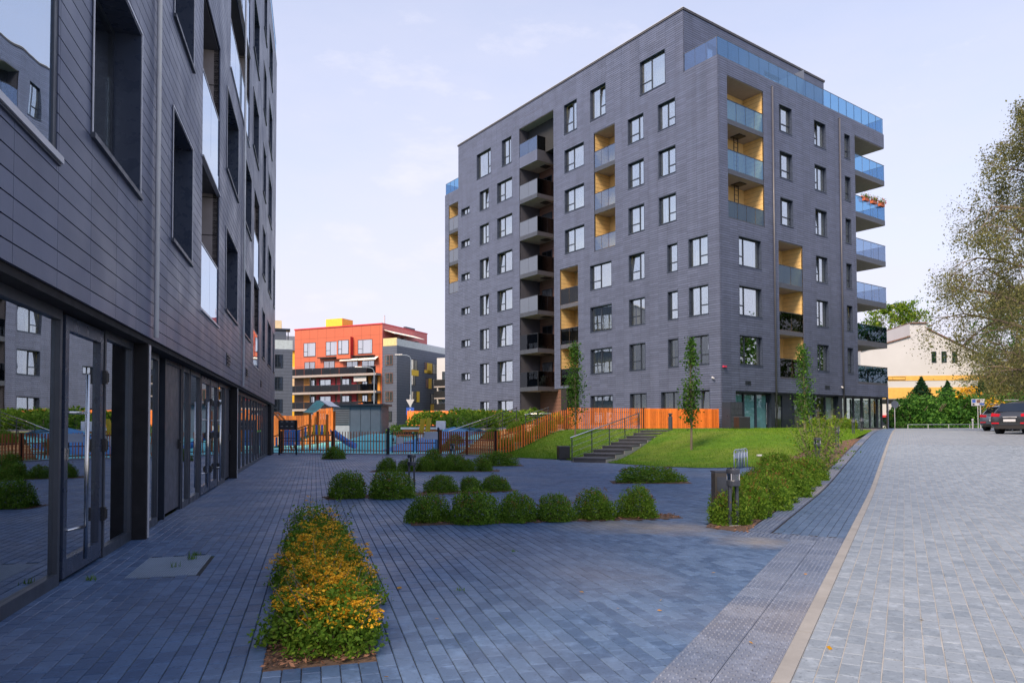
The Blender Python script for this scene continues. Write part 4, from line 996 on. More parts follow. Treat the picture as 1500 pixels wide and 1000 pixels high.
bp_ = N_.new('ShaderNodeBump'); bp_.inputs['Distance'].default_value = .04; L_.new(noise(N_, L_, 40, 6, .8), bp_.inputs['Height']); L_.new(bp_.outputs[0], b_.inputs['Normal'])
M['turf'] = m
lawn = structure(link('lawn', np_mesh('lawn', _V, _F, M['turf'])), 'sloping green lawn in front of the far building')
fi = rng.integers(0, len(_F), 60000); uv = rng.random((60000, 2)); q = _V[_F[fi]]
Pg = (q[:, 0]*((1-uv[:, :1])*(1-uv[:, 1:]))+q[:, 1]*(uv[:, :1]*(1-uv[:, 1:]))+q[:, 2]*(uv[:, :1]*uv[:, 1:])+q[:, 3]*((1-uv[:, :1])*uv[:, 1:]))
A = np.c_[rng.normal(0, .35, (60000, 2)), np.ones(60000)]*(.045*np.exp(rng.normal(0, .35, 60000)))[:, None]; th = rng.random(60000)*6.283; W = np.c_[np.cos(th), np.sin(th), np.zeros(60000)]*.009
link('grass_blades', np_mesh('grass_blades', np.stack([Pg-W, Pg+W, Pg+A], 1).reshape(-1, 3), np.arange(180000).reshape(-1, 3), M['grass']), lawn, 'stuff')
def tuft(x, y, n, h, label, z=0, name='weed_tuft'):
    P = np.c_[rng.normal(x, .02, n), rng.normal(y, .02, n), np.full(n, z)]-np.array([x, y, 0]); a = rng.random(n)*6.283; l = h*rng.uniform(.5, 1, n)
    D = np.c_[np.cos(a)*l*.35, np.sin(a)*l*.35, l]; Wd = np.c_[-np.sin(a), np.cos(a), np.zeros(n)]*.004
    o = link(name, np_mesh(name, np.stack([P-Wd, P+Wd, P+D], 1).reshape(-1, 3), np.arange(3*n).reshape(-1, 3), M['grass'])); o.location = (x, y, 0); return tag(o, label, 'weed', 'weeds in the paving')
for (o, s, n, h, lb) in ((.72, 7.52, 26, .10, 'tall grass tuft growing through the floor grate'), (.72, 7.75, 20, .06, 'low bright weed at the far corner of the floor grate'), (.62, 7.15, 14, .07, 'thin grass tuft at the near edge of the floor grate'), (.04, 6.75, 24, .06, 'weed at the foot of the door post')): tuft(*lp(o, s), n, h, lb, .002)
tuft(-.42, 5.62, 16, .02, 'flat yellowish weed in the paving right of the flower hedge', .002); tuft(.02, 7.3, 12, .03, 'tiny weed in the paving in front of the shrub row', .002)
# leaves dropped on the paving
FL_ = ['on the courtyard paving, farther of a pair', 'on the courtyard paving, nearer of a pair', 'on the paving below the third shrub of the row of six', 'on the paving below the fifth shrub of the row of six', 'on the paving near the tip of the walkway bed', 'on the middle of the pale road', 'on the kerb side of the dotted strip', 'at the bottom picture edge right of the flower hedge', 'on the paving right behind the flower hedge', 'on the courtyard paving below the first shrub', 'on the dotted strip near its far end', 'on the dotted strip near the camera']
for i, (u, v) in enumerate([(968, 878), (966, 893), (852, 866), (905, 890), (1045, 838), (1350, 905), (1215, 948), (566, 990), (585, 860), (640, 905), (1180, 840), (1100, 940)]):
    r_ = (u-750)/FPX*CR+(PPY-v)/FPX*CU+CF; p = Vector((0, 0, EYE))+r_*((.012-EYE)/r_.z)
    o = leaf_obj('fallen_leaf', np.vstack([leaves(np.array([[0, 0, 0]]), .045, .55, up=.9)]), M['autumn']); o.location = p; tag(o, 'yellow fallen leaf lying '+FL_[i], 'leaf', 'fallen leaves on the paving')
# grate
g = MB(); F4 = lambda a, b, z: (*lp(.30+a, 6.75+b), z)
gr = tag(MB().prism([lp(.30, 6.75), lp(.86, 6.75), lp(.86, 7.72), lp(.30, 7.72)], -.03, -.012).build('floor_grate', M['black']), 'galvanised mesh floor grate in the paving before the glass door', 'grate')
for i in range(29):
    a = i*.56/28; g.prism([lp(.30+a-.0035, 6.75), lp(.30+a+.0035, 6.75), lp(.30+a+.0035, 7.72), lp(.30+a-.0035, 7.72)], -.02, .003)
for i in range(46):
    a = i*.97/45; g.prism([lp(.30, 6.75+a-.003), lp(.86, 6.75+a-.003), lp(.86, 6.75+a+.003), lp(.30, 6.75+a+.003)], -.02, .0015)
g.build('grate_bars', M['zinc'], gr, kind='stuff')

# ------------------------------------------------------------------ trees
def limb(b, p, d, L, r, depth, tips, spread=.6, droop=0., n=5):
    p = Vector(p); d = Vector(d).normalized()
    for i in range(n):
        q = p+d*(L/n); r2 = r*(1-.75*(i+1)/n) if depth == 0 else r*(1-.5*(i+1)/n)
        b.tube(p, q, max(r*(1-.5*i/n), .004), max(r2, .003), 6 if r > .03 else 4, caps=False)
        p = q; d = (d+Vector(rng.normal(0, .10, 3))+Vector((0, 0, -droop))).normalized()
        if depth > 0 and i > 0:
            for _ in range(2 if depth > 1 else 2):
                e = d.orthogonal().normalized(); e.rotate(Matrix.Rotation(random.random()*6.283, 3, d))
                limb(b, p, d*(1-spread*.6)+e*spread, L*random.uniform(.42, .6), r*.36, depth-1, tips, spread, droop*1.4, 4)
        if depth == 0: tips.append((tuple(p), tuple(d)))
    tips.append((tuple(p), tuple(d)))
def column_tree(x, y, h, w, n, label, lean=0.):
    z = T(x, y); o = tag(empty('column_tree', (x, y, z)), label, 'tree', 'slim columnar trees on the lawn'); b = MB(); tips = []
    b.path([(0, 0, 0), (.02, 0, h*.35), (-.01, .01, h*.7), (0, 0, h*.97)], [.045, .035, .022, .006], 7)
    P = []
    for i in range(46):
        t = random.uniform(.12, .93); a = random.random()*6.283; L = h*.20*(1.1-t*.6)
        d = Vector((math.cos(a)*.32, math.sin(a)*.32, 1)).normalized(); p0 = Vector((0, 0, h*t)); p1 = p0+d*L
        b.tube(p0, p1, .010, .003, 4, caps=False)
        for _ in range(n//46):
            s = random.random()**.8; q = p0.lerp(p1, s); rr = w*.17*(.45+.9*math.sin(math.pi*min(1, max(.05, (q.z/h)*.95)))**.7); P.append(tuple(q+Vector(rng.normal(0, rr, 3))))
    b.build('trunk', M['trunk'], o); P = np.array(P); P = P[P[:, 2] > h*.12]; leaf_obj('crown', leaves(P, .085, .55), M['tree_leaf'], o)
column_tree(2.95, 33.0, 4.3, .85, 3000, 'slim columnar tree left of the lawn steps')
column_tree(6.55, 25.8, 4.0, .60, 2300, 'slim columnar tree on the lawn before the closed orange fence')
column_tree(13.35, 32.2, 3.9, .80, 2600, 'slim columnar tree in front of the street shop windows')
def big_tree(name, x, y, h, r, label, nl, m, bark, crown_z=.35, droop=.09, ls=.09, lobes=9, group=None, trunk_r=None, seed=3, zb=None, shape='round'):
    global rng
    random.seed(seed); keep = rng; rng = np.random.default_rng(seed)
    z = T(x, y) if zb is None else zb; o = tag(empty(name, (x, y, z)), label, 'tree', group); b = MB(); tips = []; tr = trunk_r or h*.014
    pts = [Vector((0, 0, 0))]
    for i in range(7): pts.append(pts[-1]+Vector((random.uniform(-.12, .12), random.uniform(-.12, .12), h*.93/7)))
    for i in range(7): b.tube(pts[i], pts[i+1], tr*(1-i/7.6), tr*(1-(i+1)/7.6), 10, caps=False)
    for i in range(lobes*3):
        t = crown_z*.6+(1-crown_z*.6)*(i+random.random())/(lobes*3); k = min(6, int(t*7)); p = pts[k].lerp(pts[k+1], t*7-k); a = i*2.4+random.random()
        tt = max(0, (t-crown_z*.55)/(1-crown_z*.55)); prof = math.sin(math.pi*min(1, tt*.86+.12))**.7 if shape == 'round' else min(1, .35+tt*4)*(1.12-tt)**.8
        limb(b, p, (math.cos(a), math.sin(a), .75-.3*(1-t)), max(.6, r*prof*1.05), tr*.42*(1.1-t*.8), 2, tips, .62, droop*.4)
    b.build('trunk', M[bark], o)
    tp = np.array([t[0] for t in tips]); k = rng.integers(0, len(tp), nl)
    P = tp[k]+rng.normal(0, r*.045, (nl, 3)); P[:, 2] -= np.abs(rng.normal(0, droop*3.5, nl)); 
    leaf_obj('crown', leaves(P, ls, .6), M[m], o); rng = keep; return o
big_tree('birch_tree', 28.9, 37.5, 19.6, 4.5, 'tall loose birch with drooping yellowish leaves at the right edge', 120000, 'birch_leaf', 'trunk', .20, .16, .095, 13, seed=5, shape='cone')
big_tree('birch_tree', 27.0, 22.0, 16, 4.2, 'birch standing right of the road beyond the edge of the picture', 30000, 'birch_leaf', 'trunk', .2, .12, .13, 10, seed=9)
big_tree('tree', 58, 78, 15, 5.0, 'dark green tree behind the hedge and parked cars', 26000, 'tree_leaf', 'trunk', .15, .05, .20, 10, seed=11)
big_tree('tree', 47.5, 66, 13.5, 3.6, 'yellowing tree behind the parking sign', 16000, 'birch_leaf', 'trunk', .18, .05, .17, 9, seed=13)
big_tree('tree', 52.5, 96, 17.0, 4.2, 'pale green treetop beside the white gable', 12000, 'leaf_young', 'trunk', .5, .03, .28, 8, seed=21)
# clipped hedge bank and conifers behind the road end
def thicket(name, pts, n, label, m, ls, cat='hedge', group=None):
    o = tag(empty(name, (pts[0][0], pts[0][1], T(pts[0][0], pts[0][1]))), label, cat, group); P = []; b = MB(); base = np.array([pts[0][0], pts[0][1], 0])
    for (x, y, r, h) in pts:
        P.append(blob_points(n//len(pts), r, r, h, 14, .6)+np.array([x, y, 0])-base)
        for _ in range(6):
            a = random.random()*6.28; b.tube((x-base[0], y-base[1], 0), (x-base[0]+math.cos(a)*r*.6, y-base[1]+math.sin(a)*r*.6, h*.7), .05, .02, 5)
    leaf_obj('foliage', leaves(np.vstack(P), ls, .6), M[m], o); b.build('stem', M['trunk'], o); return o
thicket('hedge', [(33.2, 58.5, 1.9, 2.6), (35.2, 59.6, 2.2, 2.9), (37.4, 60.2, 2.3, 3.2), (39.6, 60.6, 2.4, 3.1), (41.8, 61.0, 2.4, 2.9), (44.2, 61.3, 2.6, 3.0), (47, 61.5, 2.8, 3.2)], 26000, 'large dark green hedge at the end of the road', 'hedge_leaf', .22)
def conifer(x, y, h, r, label):
    o = tag(empty('conifer_tree', (x, y, T(x, y))), label, 'tree', 'conifers behind the hedge'); b = MB().tube((0, 0, 0), (0, 0, h), .14, .02, 7); b.build('trunk', M['trunk'], o)
    n = 5200; t = rng.random(n)**.7; a = rng.random(n)*6.283; lob = 1+.22*np.sin(a*5+t*40)+.15*rng.normal(0, 1, n); q = r*t*lob*(.45+.55*rng.random(n)**.4)
    leaf_obj('crown', leaves(np.c_[np.cos(a)*q, np.sin(a)*q, .4+(h-.4)*(1-t)-.25*q/r], .24, .35), M['fir_leaf'], o)
conifer(36.9, 63.5, 4.6, 2.2, 'dark conifer behind the hedge, left of three'); conifer(40.2, 65, 4.3, 1.9, 'dark conifer behind the hedge, middle of three'); conifer(43.0, 64.5, 4.4, 1.7, 'dark conifer behind the hedge, right of three')
thicket('low_hedge', [(31.5, 57.2, .7, .55), (32.8, 57.7, .7, .55)], 2200, 'small clipped hedge at the foot of the big hedge', 'hedge_leaf', .10)
for i, (bu, bo) in enumerate([(8.6, .9), (9.7, .95), (10.8, .9), (11.9, .95), (12.9, .9)]):
    x, y = CRN[0]+.8085*bu+.5885*-0-.0+(.5885*bo), CRN[1]+.5885*bu-.8085*bo
    shrub(x, y, 1.15, .78, 'dark low shrub under the street shop windows, %s from the left' % ORD[i], 'shrubs under the shop windows')
# autumn sprays
def spray(u, v, d, n, sp, label):
    p = locate(u, v, d); o = tag(empty('autumn_branch', tuple(p)), label, 'branch', 'yellow autumn sprays'); b = MB(); P = []
    for i in range(6):
        a = random.random()*6.28; e = Vector((math.cos(a)*sp, math.sin(a)*sp, random.uniform(-.5, .4)*sp)); b.tube((0, 0, 0), e, .02, .008, 5); P += [tuple(e*t+Vector(rng.normal(0, sp*.22, 3))) for t in rng.random(n//6)]
    b.build('twig', M['trunk'], o); leaf_obj('foliage', leaves(np.array(P), .16, .7), M['autumn'], o)
spray(1418, 573, 58, 160, .8, 'bright yellow autumn spray above the hedge'); spray(1460, 592, 55, 260, 1.1, 'bright yellow autumn spray behind the parked cars')

# ------------------------------------------------------------------ fences
def fence(name, A, B, label, h, spacing, w, m, post_every=2.4, thick=.022, dbl=False, rails=(.25, .85), gap=.06, zf=T, postm='black', post_h=None, top=None):
    A = Vector((A[0], A[1], 0)); B = Vector((B[0], B[1], 0)); d = (B-A); L = d.length; d.normalize(); n = Vector((d.y, -d.x, 0)); ang = math.atan2(d.y, d.x)
    o = tag(empty(name, (A.x, A.y, zf(A.x, A.y))), label, 'fence'); z0 = zf(A.x, A.y)
    k = int(L/spacing); me = MB().box(-w/2, w/2, -thick/2, thick/2, 0, h).mesh('slat', M[m])
    for i in range(k+1):
        p = A+d*(i*spacing); s = link('slat', me, o); s.location = (p.x-A.x, p.y-A.y, zf(p.x, p.y)+gap-z0+random.uniform(-.006, .006)); s.rotation_euler = (0, 0, ang)
        if dbl and i < k:
            p2 = p+d*spacing*.5+n*-.06; s = link('slat', me, o); s.location = (p2.x-A.x, p2.y-A.y, zf(p.x, p.y)+gap-z0); s.rotation_euler = (0, 0, ang)
    np_ = max(1, round(L/post_every))
    for i in range(np_+1):
        p = A+d*(L*i/np_)-n*.06; z = zf(p.x, p.y); b = MB(); b.box(-.04, .04, -.04, .04, z-.1-z0, z-z0+(post_h or h+gap+.03)); q = b.build('post', M[postm], o); q.location = (p.x-A.x, p.y-A.y, 0); q.rotation_euler = (0, 0, ang)
    for i in range(np_):
        p, e = A+d*(L*i/np_)-n*.035, A+d*(L*(i+1)/np_)-n*.035
        for r in rails:
            b = MB(); b.tube((p.x-A.x, p.y-A.y, zf(p.x, p.y)+gap+h*r-z0), (e.x-A.x, e.y-A.y, zf(e.x, e.y)+gap+h*r-z0), .02, n=6); b.build('rail', M[postm], o)
    return o
fence('slat_fence', (-11.0, 33.55), (-5.62, 31.65), 'thin brown slat fence of the playground, left of the gate', .98, .148, .034, 'brownslat', 2.7, rails=(.12, .55))
fence('slat_fence', (-3.28, 32.0), (-.75, 29.8), 'brown slat fence between playground gate and lawn corner', .98, .128, .05, 'brownslat', 1.7, rails=(.2, .62))
fence('slat_fence', (-.62, 29.85), (2.86, 37.0), 'orange slat fence climbing the lawn slope', 1.0, .27, .10, 'orange', 2.6, rails=(.2, .75))
fence('slat_fence', (2.95, 37.3), (7.3, 39.3), 'open orange slat fence on top of the lawn', 1.12, .125, .062, 'orange', 2.2, rails=(.2, .8))
fence('slat_fence', (7.42, 39.35), (12.1, 41.35), 'closed double-sided orange slat fence up to the dark building corner', 1.12, .13, .10, 'orange', 1.55, dbl=True, rails=(.2, .8))
# playground gate with two leaves
def gate(A, B, label, sign):
    A = Vector((*A, 0)); B = Vector((*B, 0)); d = (B-A); L = d.length; d.normalize(); o = tag(empty('playground_gate', (A.x, A.y, 0), math.atan2(d.y, d.x)), label, 'gate', 'leaves of the playground gate')
    f = MB(); f.box(0, .05, -.025, .025, .08, 1.0); f.box(L-.05, L, -.025, .025, .08, 1.0); f.box(.05, L-.05, -.02, .02, .92, .97); f.box(.05, L-.05, -.02, .02, .5, .54); f.box(.05, L-.05, -.02, .02, .12, .17); f.build('gate_frame', M['black'], o)
    me = MB().box(-.017, .017, -.045, -.025, .04, 1.06).mesh('slat', M['brownslat'])
    for i in range(1, int(L/.105)): link('slat', me, o).location = (i*.105, 0, 0)
    if sign == 'grey': MB().box(.38, .98, -.075, -.055, .68, 1.02).build('notice_panel', mat('panel_grey', (.42, .47, .56), .5), o)
    else: MB().box(.22, .52, -.07, -.055, .5, .78).build('notice_panel', M['white'], o)
    MB().box(.06, .10, -.07, -.03, .6, .75).build('latch', M['black'], o)
gate((-5.42, 31.75), (-4.42, 31.85), 'left leaf of the brown slat playground gate with small white panel', 'white'); gate((-4.34, 31.86), (-3.42, 31.95), 'right leaf of the brown slat playground gate with grey panel', 'grey')
for i, (x, y, lb) in enumerate([(-5.55, 31.66, 'thick black gate post at the left of the playground gate'), (-3.34, 31.95, 'thick black gate post at the right of the playground gate')]):
    p = MB(); p.box(-.05, .05, -.05, .05, 0, 1.18); p.add([(-.055, -.055, 1.18), (.055, -.055, 1.18), (.055, .055, 1.18), (-.055, .055, 1.18), (0, 0, 1.23)], [(0, 1, 4), (1, 2, 4), (2, 3, 4), (3, 0, 4), (3, 2, 1, 0)])
    q = p.build('gate_post', M['black']); q.location = (x, y, 0); tag(q, lb, 'post', 'playground gate posts')
ks = [(-11.0, 33.62), (-5.5, 31.55), (-3.3, 31.8), (-.8, 29.65), (-.62, 29.9), (-3.1, 32.2), (-5.4, 32.0), (-11.0, 34.0)]
structure(MB().prism(ks, -.05, .03).build('fence_kerb', M['kerb']), 'pale concrete edging under the playground fence')
# letterbox stand
o = tag(empty('letterbox_stand', (-10.15, 31.95, 0), -.2), 'black letterbox bank on two posts in front of the playground fence', 'letterbox')
for x in (-.42, .42): MB().box(x-.03, x+.03, -.03, .03, 0, 1.55).build('post', M['black'], o)
MB().box(-.39, .39, -.08, .12, 1.13, 1.57).build('cabinet', M['black'], o)
for i in range(3):
    for j in range(2):
        dr = MB().box(-.37+i*.25, -.14+i*.25, -.095, -.08, 1.15+j*.21, 1.34+j*.21).build('letterbox_door', M['graphite'], o)
        MB().box(-.30+i*.25, -.20+i*.25, -.100, -.095, 1.28+j*.21, 1.305+j*.21).build('label_plate', M['rim'], dr)
MB().tube((-.39, 0, .35), (.39, 0, .35), .015).build('rail', M['black'], o); MB().tube((-.39, 0, .75), (.39, 0, .75), .015).build('rail', M['black'], o)

# ------------------------------------------------------------------ playground
turq = mat('rubber_turquoise', (.10, .46, .50), .85, wear=.15, wscale=.35, col2=(.16, .52, .52)); bluer = mat('rubber_blue', (.07, .22, .46), .85, wear=.2, wscale=.6)
_V, _F = loft([(-17, 36.2), (-11, 33.95), (-5.4, 31.9), (-3.2, 32.2), (-2.5, 32.0)], [(-28, 60), (-18, 56), (-9, 50), (-3.5, 45), (-1.4, 40)], 50, 26, .02)
structure(link('playground_surface', np_mesh('playground_surface', _V, _F, turq)), 'turquoise rubber playground floor')
def mound(name, x, y, rx, ry, h, m, label):
    vs = []; fs = []; nr, na = 7, 28; z0 = T(x, y)
    for i in range(nr):
        r_ = 1-i/(nr-1)*.98; z = h*math.cos(r_*math.pi/2)
        for k in range(na): 
            a = k/na*6.283; px, py = x+math.cos(a)*rx*r_, y+math.sin(a)*ry*r_; vs.append((px, py, T(px, py)+.025+z))
    for i in range(nr-1):
        for k in range(na): fs.append((i*na+k, i*na+(k+1) % na, (i+1)*na+(k+1) % na, (i+1)*na+k))
    fs.append(tuple((nr-1)*na+k for k in range(na))); o = MB().add(vs, fs).build(name, m, smooth=True); return tag(o, label, 'play mound', 'rubber play mounds')
mound('play_mound', -4.4, 36.6, 2.4, 1.9, .55, bluer, 'blue rubber mound behind the playground gate'); mound('play_mound', -8.1, 40.5, 2.4, 2.0, .7, turq, 'turquoise rubber mound before the dark shed'); mound('play_mound', -3.2, 40.5, 1.7, 1.6, .45, bluer, 'blue rubber mound below the yellow loungers')
om = mat('play_orange', (.66, .17, .03), .45); ym = mat('play_yellow', (.80, .48, .03), .45); bm_ = mat('play_blue', (.06, .22, .60), .4); wht = mat('play_white', (.75, .75, .78), .5)
def T3(x, y, z): return (x, y, z)
pt = tag(empty('play_tower', (-10.4, 37.6, T(-10.4, 37.6)), -.12), 'orange play tower with curved grey roof and yellow ramp', 'play tower'); pt.scale = (.85, .85, .85)
for (x, y, h) in ((-.2, -.6, 2.25), (.9, -.6, 2.25), (-.2, .6, 2.45), (.9, .6, 2.45)): MB().box(x-.06, x+.06, y-.06, y+.06, 0, h).build('post', om, pt)
rf = MB(); n = 10
for i in range(n+1):
    t = i/n; x = -.55+1.75*t; z = 2.25+.75*math.sin(t*2.3+.15)-.18*math.sin(t*9.0)*.5
    rf.v += [(x, -.85, z), (x, .85, z), (x, -.85, z+.05), (x, .85, z+.05)]
for i in range(n):
    a = 4*i; rf.f += [(a, a+1, a+5, a+4), (a+2, a+6, a+7, a+3), (a, a+4, a+6, a+2), (a+1, a+3, a+7, a+5)]; rf.m += [0]*4
rf.build('roof', mat('tower_roof', (.55, .58, .62), .35, metal=.4), pt)
MB().box(-.25, .95, -.65, .65, .92, 1.0).build('platform', om, pt)
for i in range(5): MB().box(.0+i*.18, .12+i*.18, -.68, -.65, 1.0, 1.6).build('panel_board', [ym, bm_][i % 2], pt)
rp = MB(); rp.add([(-.25, -.55, .95), (-.25, .55, .95), (-2.7, .55, .15), (-2.7, -.55, .15), (-.25, -.55, 1.02), (-.25, .55, 1.02), (-2.7, .55, .22), (-2.7, -.55, .22)], MB.BF); rp.build('ramp', ym, pt)
for i in range(12):
    t = i/11; MB().box(-.35-2.3*t, -.24-2.3*t, -.60, -.57, .95-.78*t, 1.55-.78*t).build('ramp_board', [ym, bm_, wht][i % 3], pt)
MB().tube((-.25, -.62, 1.62), (-2.75, -.62, .82), .04).build('ramp_rail', om, pt); MB().tube((-.25, .62, 1.62), (-2.75, .62, .82), .04).build('ramp_rail', om, pt)
sl = MB(); 
for i in range(9):
    t = i/8; x = 1.0+1.5*t; z = .9*(1-t)**1.25+.12; sl.v += [(x, -.4, z+.28), (x, -.28, z), (x, .28, z), (x, .4, z+.28)]
for i in range(8):
    for k in range(3): a = 4*i+k; sl.f.append((a, a+1, a+5, a+4)); sl.m.append(0)
sm_ = sl.build('slide', bm_, pt, smooth=True); so = sm_.modifiers.new('solid', 'SOLIDIFY'); so.thickness = .04
sw_ = tag(empty('swing_frame', (-12.6, 37.2, T(-12.6, 37.2)), .1), 'orange arched climbing frame at the far left of the playground', 'climbing frame')
for k, y in enumerate((-.5, .5)):
    pts = [(-.5, y, 0), (-.45, y, 1.4), (-.2, y, 1.95), (.15, y, 2.0), (.5, y, 1.6), (1.1, y, 0)]; MB().path(pts, .055).build('arch', om, sw_)
for z, x in ((.5, -.48), (1.0, -.46), (1.5, -.4)): MB().tube((x, -.5, z), (x, .5, z), .025).build('rung', om, sw_)
bb = tag(empty('activity_board', (-11.25, 36.2, T(-11.25, 36.2))), 'blue panel between orange posts behind the letterbox stand', 'play panel')
for x in (-.5, .5): MB().box(x-.05, x+.05, -.05, .05, 0, 1.2).build('post', om, bb)
for i in range(3): MB().box(-.42+i*.28, -.18+i*.28, -.03, .03, .3, 1.1).build('panel_board', bm_, bb)
# orange boundary fence at the back of the playground and the dark shed
fence('slat_fence', (-17.5, 44), (-13.0, 46.2), 'orange board fence behind the play tower', 1.9, .16, .145, 'orange', 2.2, rails=(.3, .8)); fence('slat_fence', (-13.0, 46.4), (-9.9, 47.0), 'taller orange board fence beside the dark shed', 2.2, .16, .145, 'orange', 1.6, rails=(.3, .8))
sh = tag(empty('utility_shed', (-11.6, 46.5, T(-11.6, 46.5)), -.05), 'dark blue grey flat-roofed utility shed behind the playground', 'shed')
sp_ = mat('shed_panel', (.07, .10, .15), .5); MB().box(-.2, 3.0, 0, 2.2, -.3, 2.35).build('wall', sp_, sh)
for i in range(3): MB().box(1.0+i*.66, 1.63+i*.66, -.03, 0, -.2, 2.3).build('panel', sp_, sh)
MB().box(-.4, 3.2, -.25, 2.4, 2.35, 2.47).build('roof', M['frame'], sh); v = MB().box(-.18, .9, -.05, -.0, 1.1, 2.25).build('louvre', mat('louvre_grey', (.2, .22, .26), .5), sh)
for i in range(9): MB().box(-.15, .87, -.08, -.05, 1.15+i*.12, 1.2+i*.12).build('slat', M['graphite'], v)
MB().box(-.18, .9, -.04, -.0, -.2, 1.05).build('door', mat('shed_door', (.38, .40, .45), .5), sh)
# loungers, cubes, tables
for i, u in enumerate((617, 626)):
    p = locate(u, 630, 40); o = tag(empty('lounger_chair', (p.x, p.y, T(p.x, p.y)+.02), .5), ('left', 'right')[i]+' yellow high-backed garden lounger beyond the gate', 'lounger', 'yellow loungers')
    MB().add([(-.14, 0, .45), (.14, 0, .45), (.14, -.35, 1.25), (-.14, -.35, 1.25), (-.14, .06, .45), (.14, .06, .45), (.14, -.29, 1.25), (-.14, -.29, 1.25)], MB.BF).build('backrest', ym, o)
    MB().box(-.14, .14, 0, .5, .38, .44).build('seat', ym, o)
    for y in (.05, .45): MB().box(-.13, .13, y-.03, y+.03, 0, .38).build('leg', wht, o)
for i, (u, v, d, w) in enumerate([(646, 624, 41, .55), (674, 624, 42, .5)]):
    p = locate(u, v, d); b = bevel(MB().box(-w/2, w/2, -.2, .2, 0, .5).build('bench_cube', wht), .03); b.location = (p.x, p.y, max(T(p.x, p.y), p.z-.2)); tag(b, ('left', 'right')[i]+' white concrete seat block in the planting', 'seat', 'white seat blocks')
tb = tag(empty('play_table', (-5.95, 39.5, T(-5.95, 39.5))), 'small orange table on the blue playground floor', 'table'); MB().box(-.5, .5, -.3, .3, .5, .56).build('table_top', om, tb)
for x in (-.42, .42): MB().box(x-.03, x+.03, -.25, .25, 0, .5).build('leg', om, tb)
tb = tag(empty('bench', (-5.4, 42.6, T(-5.4, 42.6)), -.05), 'long low white and red bench at the back of the playground', 'bench'); MB().box(-1.3, 1.3, -.2, .2, .38, .5).build('seat', wht, tb); MB().box(-1.2, 1.2, -.15, .15, .24, .38).build('seat_base', om, tb)
for x in (-1, 1): MB().box(x-.05, x+.05, -.15, .15, 0, .24).build('leg', M['black'], tb)

# ------------------------------------------------------------------ stairs, rails
dk = mat('step_stone', (.065, .07, .085), .55, wear=.2); conc = mat('step_side', (.36, .33, .30), .8)
st = tag(empty('lawn_steps'), 'dark stone garden steps with pale sides climbing the lawn', 'steps')
s0 = Vector((2.70, 24.65, 0)); s1 = Vector((6.75, 32.3, 0)); dv = (s1-s0); SL = dv.length; dv.normalize(); nv = Vector((dv.y, -dv.x, 0)); NS = 9
for i in range(NS):
    a = s0+dv*(SL*i/NS); e = s0+dv*(SL*(i+1)/NS); z = 1.05*(i+1)/NS*.98
    MB().prism([(a-nv*.62)[:2], (a+nv*.62)[:2], (e+nv*.62)[:2], (e-nv*.62)[:2]], z-.4, z+.0).build('step_block', conc, st)
    MB().prism([(a-nv*.60-dv*.03)[:2], (a+nv*.60-dv*.03)[:2], (e+nv*.60-dv*.04)[:2], (e-nv*.60-dv*.04)[:2]], z+.002, z+.045).build('tread', dk, st)
    MB().prism([(a-nv*.60-dv*.012)[:2], (a+nv*.60-dv*.012)[:2], (a+nv*.60-dv*.002)[:2], (a-nv*.60-dv*.002)[:2]], z-.115, z+.001).build('riser', dk, st)
def handrail(A, B, za, zb, h, label, n=4, wires=4, r=.022, name='handrail'):
    A = Vector((*A, za)); B = Vector((*B, zb)); o = tag(empty(name, tuple(A)), label, 'handrail'); D = B-A; U = Vector((0, 0, 1))
    MB().tube(U*h-D*.02, D*1.02+U*h, r, n=8).build('top_rail', M['steel'], o, smooth=True)
    for i in range(n): p = D*(i/(n-1)); MB().tube(p-U*.1, p+U*h, .02, n=8).build('post', M['graphite'], o)
    for i in range(wires): MB().tube(U*h*(.16+.68*i/max(1, wires-1)), D+U*h*(.16+.68*i/max(1, wires-1)), .009, n=6).build('rail', M['steel'], o)
hl = -nv*.66
handrail((s0+hl)[:2], (s1+hl-dv*1.0)[:2], .0, .95, .88, 'steel handrail with thin bars along the lawn steps', 5, 4)
ws = tag(empty('timber_steps'), 'pale wooden steps climbing behind the orange fence', 'steps'); wood = mat('pale_wood', (.55, .33, .16), .7, wear=.25, wscale=3)
t0 = Vector((-2.05, 33.6, 0)); t1 = Vector((1.2, 41.8, 0)); tv = (t1-t0); TL = tv.length; tv.normalize(); tn = Vector((tv.y, -tv.x, 0))
for i in range(11):
    a = t0+tv*(TL*i/11); e = t0+tv*(TL*(i+1)/11); z = 1.35*(i+1)/11
    MB().prism([(a-tn*.9)[:2], (a+tn*.9)[:2], (e+tn*.9)[:2], (e-tn*.9)[:2]], z-.3, z).build('step', wood, ws)
handrail((t0-tn*1.0)[:2], (t1-tn*1.0)[:2], 0.05, 1.35, 1.0, 'long steel handrail on the left of the wooden steps', 5, 4)
handrail((t0+tn*1.0+tv*5)[:2], (t1+tn*1.0)[:2], .85, 1.35, 1.0, 'short steel handrail on the right of the wooden steps', 3, 4)
pA = locate(690, 606, 50); pB = locate(806, 606, 45)
handrail((pA.x, pA.y), (pB.x, pB.y), 1.0, 1.0, 1.05, 'straight steel railing on the upper terrace before the tall block', 6, 3)
